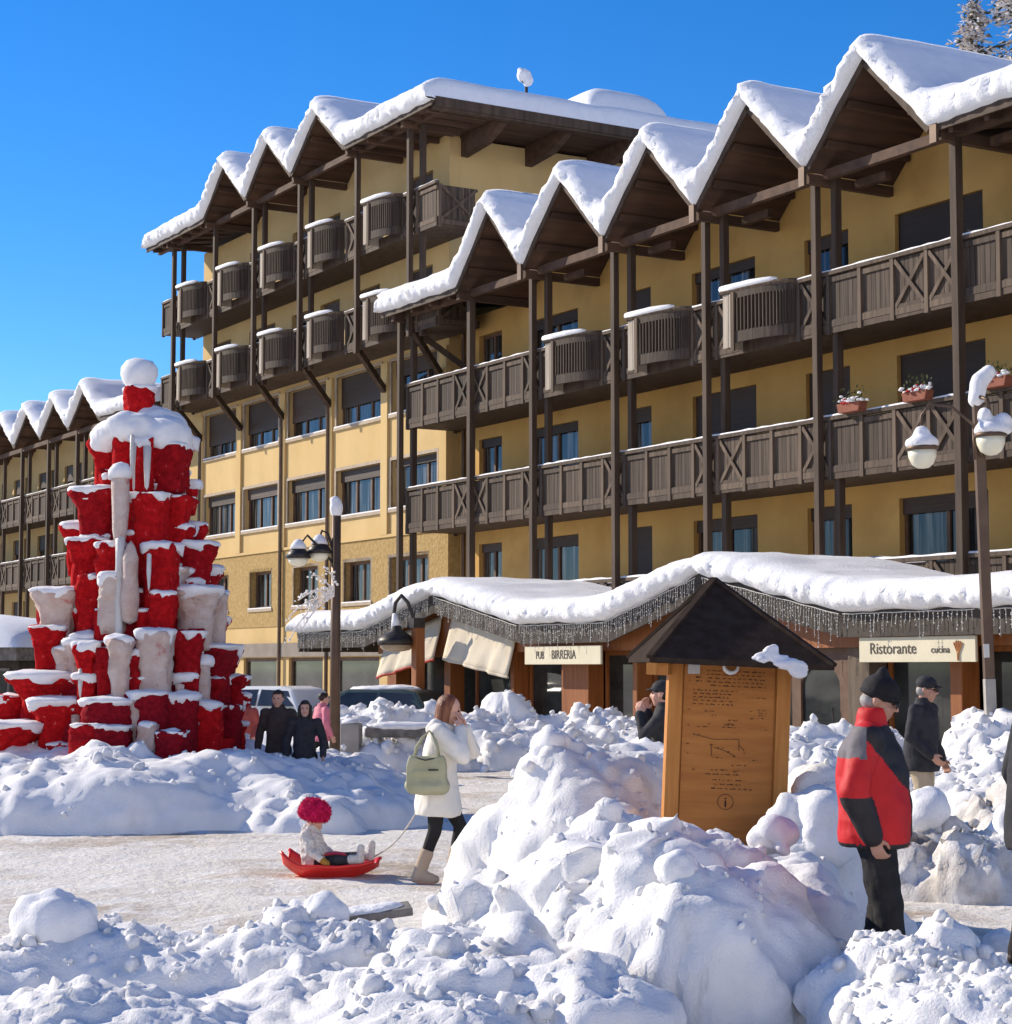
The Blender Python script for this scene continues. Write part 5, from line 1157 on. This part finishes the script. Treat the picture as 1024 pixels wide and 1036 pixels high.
m = MB(); m.ball(H @ V(0, -.012, .060), (.094, .112, .088), 24, 16, 0, H.to_3x3()); m.cap(H @ V(0, -.02, .10), H @ V(.0, -.035, .165), .07, .03)
hat = remade('hat', m, .011, 'cloth_black', e, 3, .006, 18); m = MB().ball(H @ V(0, -.012, .028), (.097, .117, .030), 28, 10, 0, H.to_3x3()); m.build('hat_brim', 'cloth_black', hat, smooth=True)
m = MB(); m.ball(H @ V(0, -.05, -.02), (.079, .062, .05), 16, 10, 0, H.to_3x3()); remade('hair', m, .012, 'hair_grey', e, 2, .004, 30)

# ---- woman in white towing the sled
WX, WY = -.60, 17.7
e = empty('person', 'woman with auburn hair in white coat and tan boots, hands to her face', 'person', (WX, WY, .0), R(-98))
J = dict(pelvis=(0, 0, .84), chest=(0, .045, 1.36), shR=(.165, .03, 1.33), shL=(-.165, .05, 1.33), elR=(.21, .245, 1.13), elL=(-.19, .27, 1.16), wrR=(.075, .215, 1.36), wrL=(-.055, .235, 1.36), hdR=(-.25, -.15, .9), hdL=(.2, -.15, .9), pnR=(-.3, -1, 0), pnL=(.3, -1, 0),
         hipR=(.085, 0, .82), hipL=(-.085, .01, .82), knR=(.085, -.015, .47), knL=(-.085, .185, .50), anR=(.085, -.16, .085), anL=(-.085, .105, .085))
H = head_matrix((0, .10, 1.53), R(4), R(16)); b = body_mesh(e, J, 'skin', .0080, H, (.32, .4)); face(b, H)
legs(e, J, 'cloth_black', .012, (.094, .062, .048), 'leggings', seed=5, wrk=.005)
boots(e, J, 'boot_tan', .20, .060)
coat(e, J, [(0, .0, .60, .225, .205), (0, .0, .66, .232, .212), (0, .0, .82, .222, .195), (0, .01, 1.0, .205, .165), (0, .025, 1.18, .20, .158), (0, .035, 1.28, .188, .14), (0, .04, 1.36, .14, .11), (0, .04, 1.41, .085, .08)], 'coat_white', (.082, .078, .056), .0125, 'coat', seed=9, wrk=.024, nsc=6,
     collar=[((-.08, -.015, 1.40), (.08, -.015, 1.40), .06, .06), ((-.09, -.04, 1.36), (.09, -.04, 1.36), .065, .065), ((-.095, .06, 1.385), (-.03, .12, 1.35), .04, .035), ((.095, .06, 1.385), (.03, .12, 1.35), .04, .035)])
m = MB(); r3 = H.to_3x3(); m.ball(H @ V(0, -.032, .038), (.086, .098, .096), 22, 14, 0, r3); rh = random.Random(12)
for k in range(46):
    a = R(rh.uniform(20, 340)) ; x = .080 * math.sin(a); y = -.035 - .082 * math.cos(a) * (1 if math.cos(a) > 0 else .75); l = rh.uniform(.17, .27) if abs(a - math.pi) > .9 else .0
    if l == 0: continue
    p0 = V(x * .55, y * .55 - .01, .11); p1 = V(x * 1.06, y * 1.02, .02); p2 = V(x * 1.12, y + .012, -.10); p3 = V(x * 1.02 + rh.uniform(-.015, .015), y + .045 + rh.uniform(-.02, .02), -l)
    pts = [p0, p0.lerp(p1, .6), p1, p1.lerp(p2, .5), p2, p2.lerp(p3, .6), p3]; m.tube([H @ q for q in pts], [.012, .017, .019, .018, .016, .011, .004], 7)
remade('hair', m, .006, 'hair_auburn', e, 1, .003, 30, 4)
# her shoulder bag
bg = empty('shoulder_bag', 'soft olive-green shoulder bag hanging at the side of the woman in white', 'bag', (WX - .095, WY - .30, .83), R(-6))
bg.scale = (.88, .9, .9)
m = MB(); prof = [(-.20, .02), (-.16, 0), (.0, -.015), (.16, 0), (.21, .03), (.20, .12), (.20, .24), (.175, .34), (.06, .335), (-.05, .33), (-.16, .345), (-.195, .24), (-.20, .12)]
m.prism(prof, -.07, .07); m.cap((-.14, 0, .05), (.15, 0, .05), .085, .085); m.cap((-.1, 0, .18), (.1, 0, .18), .08, .08)
bd = remade('bag_body', m, .012, 'bag_green', bg, 5, .020, 7, 3)
for y in (-.055, .055): MB().tube([(-.12, y, .33), (-.10, y * .9, .42), (-.04, y * .6 + .03, .52), (.02, .06, .58), (.07, y * .6 + .05, .52), (.11, y * .9, .42), (.12, y, .33)], .011, 7).build('strap', 'bag_green', bg, smooth=True)
MB().tube([(-.11, -.062, .325), (0, -.072, .30), (.11, -.062, .325)], .007, 6).build('seam', 'bag_seam', bd); MB().box(.03, .13, -.084, -.074, .20, .215).build('zip', 'bag_seam', bd)

# ---- child on the red sled
SX, SY = -1.60, 18.15
sl = empty('sled', 'shallow red plastic sled with the child sitting in it', 'sled', (SX, SY, .0), R(-8))
n, q = 34, 17; P = np.zeros((n, q, 3))
for i in range(n):
    u = i / (n - 1); x = -.42 + .86 * u; hw = .215 * (1 - abs(2 * u - 1) ** 4 * .35); keel = .015 + .10 * max(0, (u - .62) / .38) ** 2 + .12 * max(0, (.26 - u) / .26) ** 1.6
    for j in range(q):
        v = j / (q - 1) * 2 - 1; z = keel + (.115 - .05 * max(0, (u - .75) / .25)) * abs(v) ** 4 + .014 * math.cos(v * 9); P[i, j] = (x, hw * v * (1.0 + .06 * (abs(v) > .93)), z)
o = gridmesh('hull', P, 'plastic_red', sl); so = o.modifiers.new('thick', 'SOLIDIFY'); so.thickness = .022; so.offset = 1
MB().tube([tuple(P[i, 0] + np.array([0, 0, .005])) for i in range(n)], .016, 6).tube([tuple(P[i, -1] + np.array([0, 0, .005])) for i in range(n)], .016, 6).build('rim', 'plastic_red', sl, smooth=True)
MB().box(-.30, .25, -.10, -.06, -.005, .02).box(-.30, .25, .06, .10, -.005, .02).build('runner', 'plastic_red', sl)
e = empty('person', 'small child in a fluffy pink-red hat and white jacket on the red sled', 'person', (SX - .13, SY, .045), R(-101)); e.scale = (1.12, 1.08, 1.08)
J = dict(pelvis=(0, 0, .10), chest=(0, -.05, .33), shR=(.095, -.05, .32), shL=(-.095, -.05, .32), elR=(.145, .0, .20), elL=(-.145, .0, .20), wrR=(.15, .09, .135), wrL=(-.13, .10, .14), hipR=(.055, .02, .09), hipL=(-.055, .02, .09), knR=(.085, .21, .115), knL=(-.075, .22, .125), anR=(.085, .37, .125), anL=(-.065, .42, .145), pnR=(0, 0, -1), pnL=(0, 0, -1))
def small(Jd, f): return Jd
H = head_matrix((0, -.015, .455), R(12), R(10)) @ Matrix.Scale(.80, 4)
mb = MB(); add_head_ = []
r3 = H.to_3x3()
def hb(c, r): mb.ball(H @ Vector(c), r, 18, 12, 0, r3)
hb((0, -.005, .02), (.085, .095, .09)); hb((0, .03, -.035), (.07, .065, .07)); hb((0, .095, -.025), (.012, .014, .011)); hb((0, .07, -.085), (.03, .03, .02)); hb((.04, .06, -.04), (.03, .03, .028)); hb((-.04, .06, -.04), (.03, .03, .028)); hb((0, .087, -.062), (.018, .01, .008))
mb.cap(J['chest'], H @ V(0, 0, -.06), .04, .045); mb.loft([(0, 0, .06, .075, .07), (0, -.02, .2, .085, .07), (0, -.05, .32, .07, .055), (0, -.05, .36, .03, .03)], 16)
for s in 'RL':
    mb.cap(J['sh' + s], J['el' + s], .034, .028); mb.cap(J['el' + s], J['wr' + s], .027, .02); mb.cap(J['hip' + s], J['kn' + s], .05, .038); mb.cap(J['kn' + s], J['an' + s], .036, .026)
    add_hand(mb, J['wr' + s], V(*J['wr' + s]) - V(*J['el' + s]), J['pn' + s], .4, 1 if s == 'R' else -1, .55)
b = remade('body', mb, .006, 'skin', e, 2)
for s in (-1, 1): MB().ball(H @ V(s * .034, .086, -.012), .010, 10, 8).build('eye', 'eye_dark', b, smooth=True)
MB().ball(H @ V(0, .093, -.062), (.015, .006, .006), 10, 6, 0, r3).build('mouth', 'lips', b, smooth=True)
mb = MB(); mb.loft([(0, .0, .07, .115, .105), (0, -.01, .15, .125, .115), (0, -.03, .25, .12, .105), (0, -.045, .33, .10, .085), (0, -.04, .38, .07, .07), (0, -.035, .41, .065, .07)], 20)
for s in 'RL': mb.cap(J['sh' + s], J['el' + s], .055, .05); mb.cap(J['el' + s], V(*J['wr' + s]) - (V(*J['wr' + s]) - V(*J['el' + s])) * .1, .048, .04)
remade('jacket', mb, .009, 'fur_white', e, 3, .020, 22, 6)
for s in 'RL':
    d = (V(*J['wr' + s]) - V(*J['el' + s])).normalized(); mb = MB(); w_ = V(*J['wr' + s]); mb.cap(w_ - d * .01, w_ + d * .065, .033, .030); mb.cap(w_ + d * .02, w_ + d * .045 + V(-.03 if s == 'R' else .03, 0, .015), .015, .012); remade('mitten', mb, .006, 'mitten', e, 3, .003, 20)
mb = MB()
for s in 'RL': mb.cap(J['hip' + s], J['kn' + s], .062, .05); mb.cap(J['kn' + s], J['an' + s], .048, .038)
mb.loft([(0, 0, .04, .09, .085), (0, 0, .12, .1, .09), (0, -.01, .16, .09, .08)], 16); remade('trousers', mb, .009, 'coat_black', e, 3, .006, 14)
for s in 'RL':
    a = V(*J['an' + s]); mb = MB(); mb.cap(a - V(0, .04, 0), a + V(0, .03, 0), .044, .044); mb.cap(a + V(0, .04, -.02), a + V(.0, .05, .10), .036, .032); remade('boot', mb, .007, 'fur_white', e, 3, .004, 18)
MB().ball((0, .165, .145), (.10, .11, .04), 18, 10).build('blanket', 'plastic_red', e, smooth=True)
mb = MB(); mb.ball(H @ V(0, -.01, .085), (.165, .165, .13), 26, 18, 0, r3); mb.ball(H @ V(0, -.01, .045), (.165, .17, .08), 26, 14, 0, r3); hat = remade('fur_hat', mb, .008, 'fur_pink', e, 2, .022, 26, 5)
fu = MB(); rh = random.Random(2); hp = coords(hat.data); hn = np.empty(len(hp) * 3); hat.data.vertices.foreach_get('normal', hn); hn = hn.reshape(-1, 3)
for q in rh.sample(range(len(hp)), min(2200, len(hp))):
    a = Vector(hp[q]); d = (Vector(hn[q]) + V(rh.gauss(0, .5), rh.gauss(0, .5), rh.gauss(0, .5))).normalized(); s_ = d.cross(V(rh.random(), rh.random(), 1)).normalized() * .0035; fu.add([a - s_, a + s_, a + d * rh.uniform(.010, .024)], [(0, 1, 2)])
fu.build('fur_strands', 'fur_pink', hat)['kind'] = 'stuff'
rp = MB(); A = V(SX + .41, SY - .06, .20); B_ = V(WX - .10, WY + .06, .80); rp.tube([A.lerp(B_, t) - V(0, 0, .10 * math.sin(math.pi * t)) for t in [k / 12 for k in range(13)]], .007, 6)
tag(rp.build('tow_rope', 'rope', smooth=True), 'thin pale tow rope from the red sled up to the woman in white', 'rope')

# ---- the others
def walker(label, loc, rz, scale, mats, hem=.62, J=None, hair='hair_black', hat=None, yaw=0, pitch=0, voxel=.013, long_hair=False, skin='skin', glasses=False, girth=1.0, trousers='cloth_black', curls=(.4, .4), boot='boot_dark', shoes=True, seed=0):
    e = empty('person', label, 'person', loc, rz); e.scale = (scale,) * 3; J = J or standing(.02, stride=.08)
    H = head_matrix((0, J['chest'][1] + .045, 1.605), yaw, pitch); b = body_mesh(e, J, skin, min(voxel, .0105), H, curls); face(b, H, glasses)
    legs(e, J, trousers, voxel, (.108, .085, .07), seed=seed); boots(e, J, boot, .07, voxel=voxel)
    g = girth; cy = J['chest'][1]
    coat(e, J, [(0, .0, hem, .222 * g, .175 * g), (0, .0, hem + .05, .228 * g, .18 * g), (0, .0, (hem + 1.2) / 2, .215 * g, .17 * g), (0, cy * .6, 1.18, .21 * g, .16 * g), (0, cy, 1.32, .20 * g, .145), (0, cy, 1.42, .15, .115), (0, cy, 1.49, .09, .085), (0, cy + .01, 1.53, .085, .085)], mats, (.074, .064, .052), voxel, 'coat', seed=seed, wrk=.016)
    r3 = H.to_3x3()
    if hat:
        m = MB(); m.ball(H @ V(0, -.012, .062), (.092, .110, .082), 22, 14, 0, r3)
        if hat == 'cap': m.ball(H @ V(0, .10, .045), (.06, .065, .012), 16, 8, 0, r3)
        remade('hat', m, .012, 'coat_black', e, 3, .004, 18)
    m = MB()
    if hat: m.ball(H @ V(0, -.045, -.015), (.083, .068, .06), 18, 12, 0, r3)
    else: m.ball(H @ V(0, -.03, .042), (.086, .098, .093), 20, 14, 0, r3); m.ball(H @ V(0, .045, .09), (.06, .04, .03), 14, 10, 0, r3)
    if long_hair:
        m.ball(H @ V(0, -.06, -.06), (.09, .06, .13), 18, 12, 0, r3)
        for s in (-1, 1): m.cap(H @ V(s * .078, .0, .03), H @ V(s * .088, .02, -.2), .032, .024)
    remade('hair', m, .013, hair, e, 3, .006, 20, seed)
    return e
J = standing(.03, stride=.10); J.update(elR=(.26, .0, 1.13), wrR=(.22, .20, .95))
walker('man in dark coat, dark cap and beige trousers, behind the man in red', (4.36, 20.9, .02), R(-125), 1.03, 'coat_black', .78, J, 'hair_grey', 'cap', R(10), R(8), skin='skin_tan', glasses=True, trousers='trouser_beige', seed=31)
walker('person in a black coat cut off by the right picture edge', (3.19, 12.0, .10), R(-80), 1.02, 'coat_black', .70, None, 'hair_black', None, seed=32)
walker('short-haired man in a dark brown coat walking with the long-haired woman', (-3.02, 26.4, .0), R(172), .93, 'coat_brown', .70, None, 'hair_black', None, seed=33, voxel=.014, girth=.86)
walker('long-haired woman in a long black coat beside the man in dark brown', (-2.62, 25.9, .0), R(184), .855, 'coat_black', .45, None, 'hair_black', None, long_hair=True, seed=34, voxel=.014, girth=.78)
walker('black-haired person in a pink jacket half hidden behind the long-haired woman', (-3.12, 33.5, .0), R(-60), .86, 'jacket_pink', .78, None, 'hair_black', None, long_hair=False, seed=35, voxel=.018)
walker('person in a rust-red jacket at the right edge of the red tower', (-4.40, 33.8, .0), R(150), .84, 'jacket_rust', .78, None, 'hair_black', None, seed=36, voxel=.018)
J = standing(.02); J.update(elR=(.20, .20, 1.20), wrR=(.15, .24, 1.43), hdR=(-.1, .1, 1), pnR=(-1, -.3, 0), elL=(-.2, .2, 1.2), wrL=(-.12, .26, 1.40), hdL=(.1, .1, 1), pnL=(1, -.3, 0))
walker('person in black cap and jacket raising both hands, left of the information board', (1.63, 20.0, .0), R(75), 1.02, 'coat_black', .75, J, 'hair_black', 'cap', 0, 0, seed=37, curls=(.5, .5))
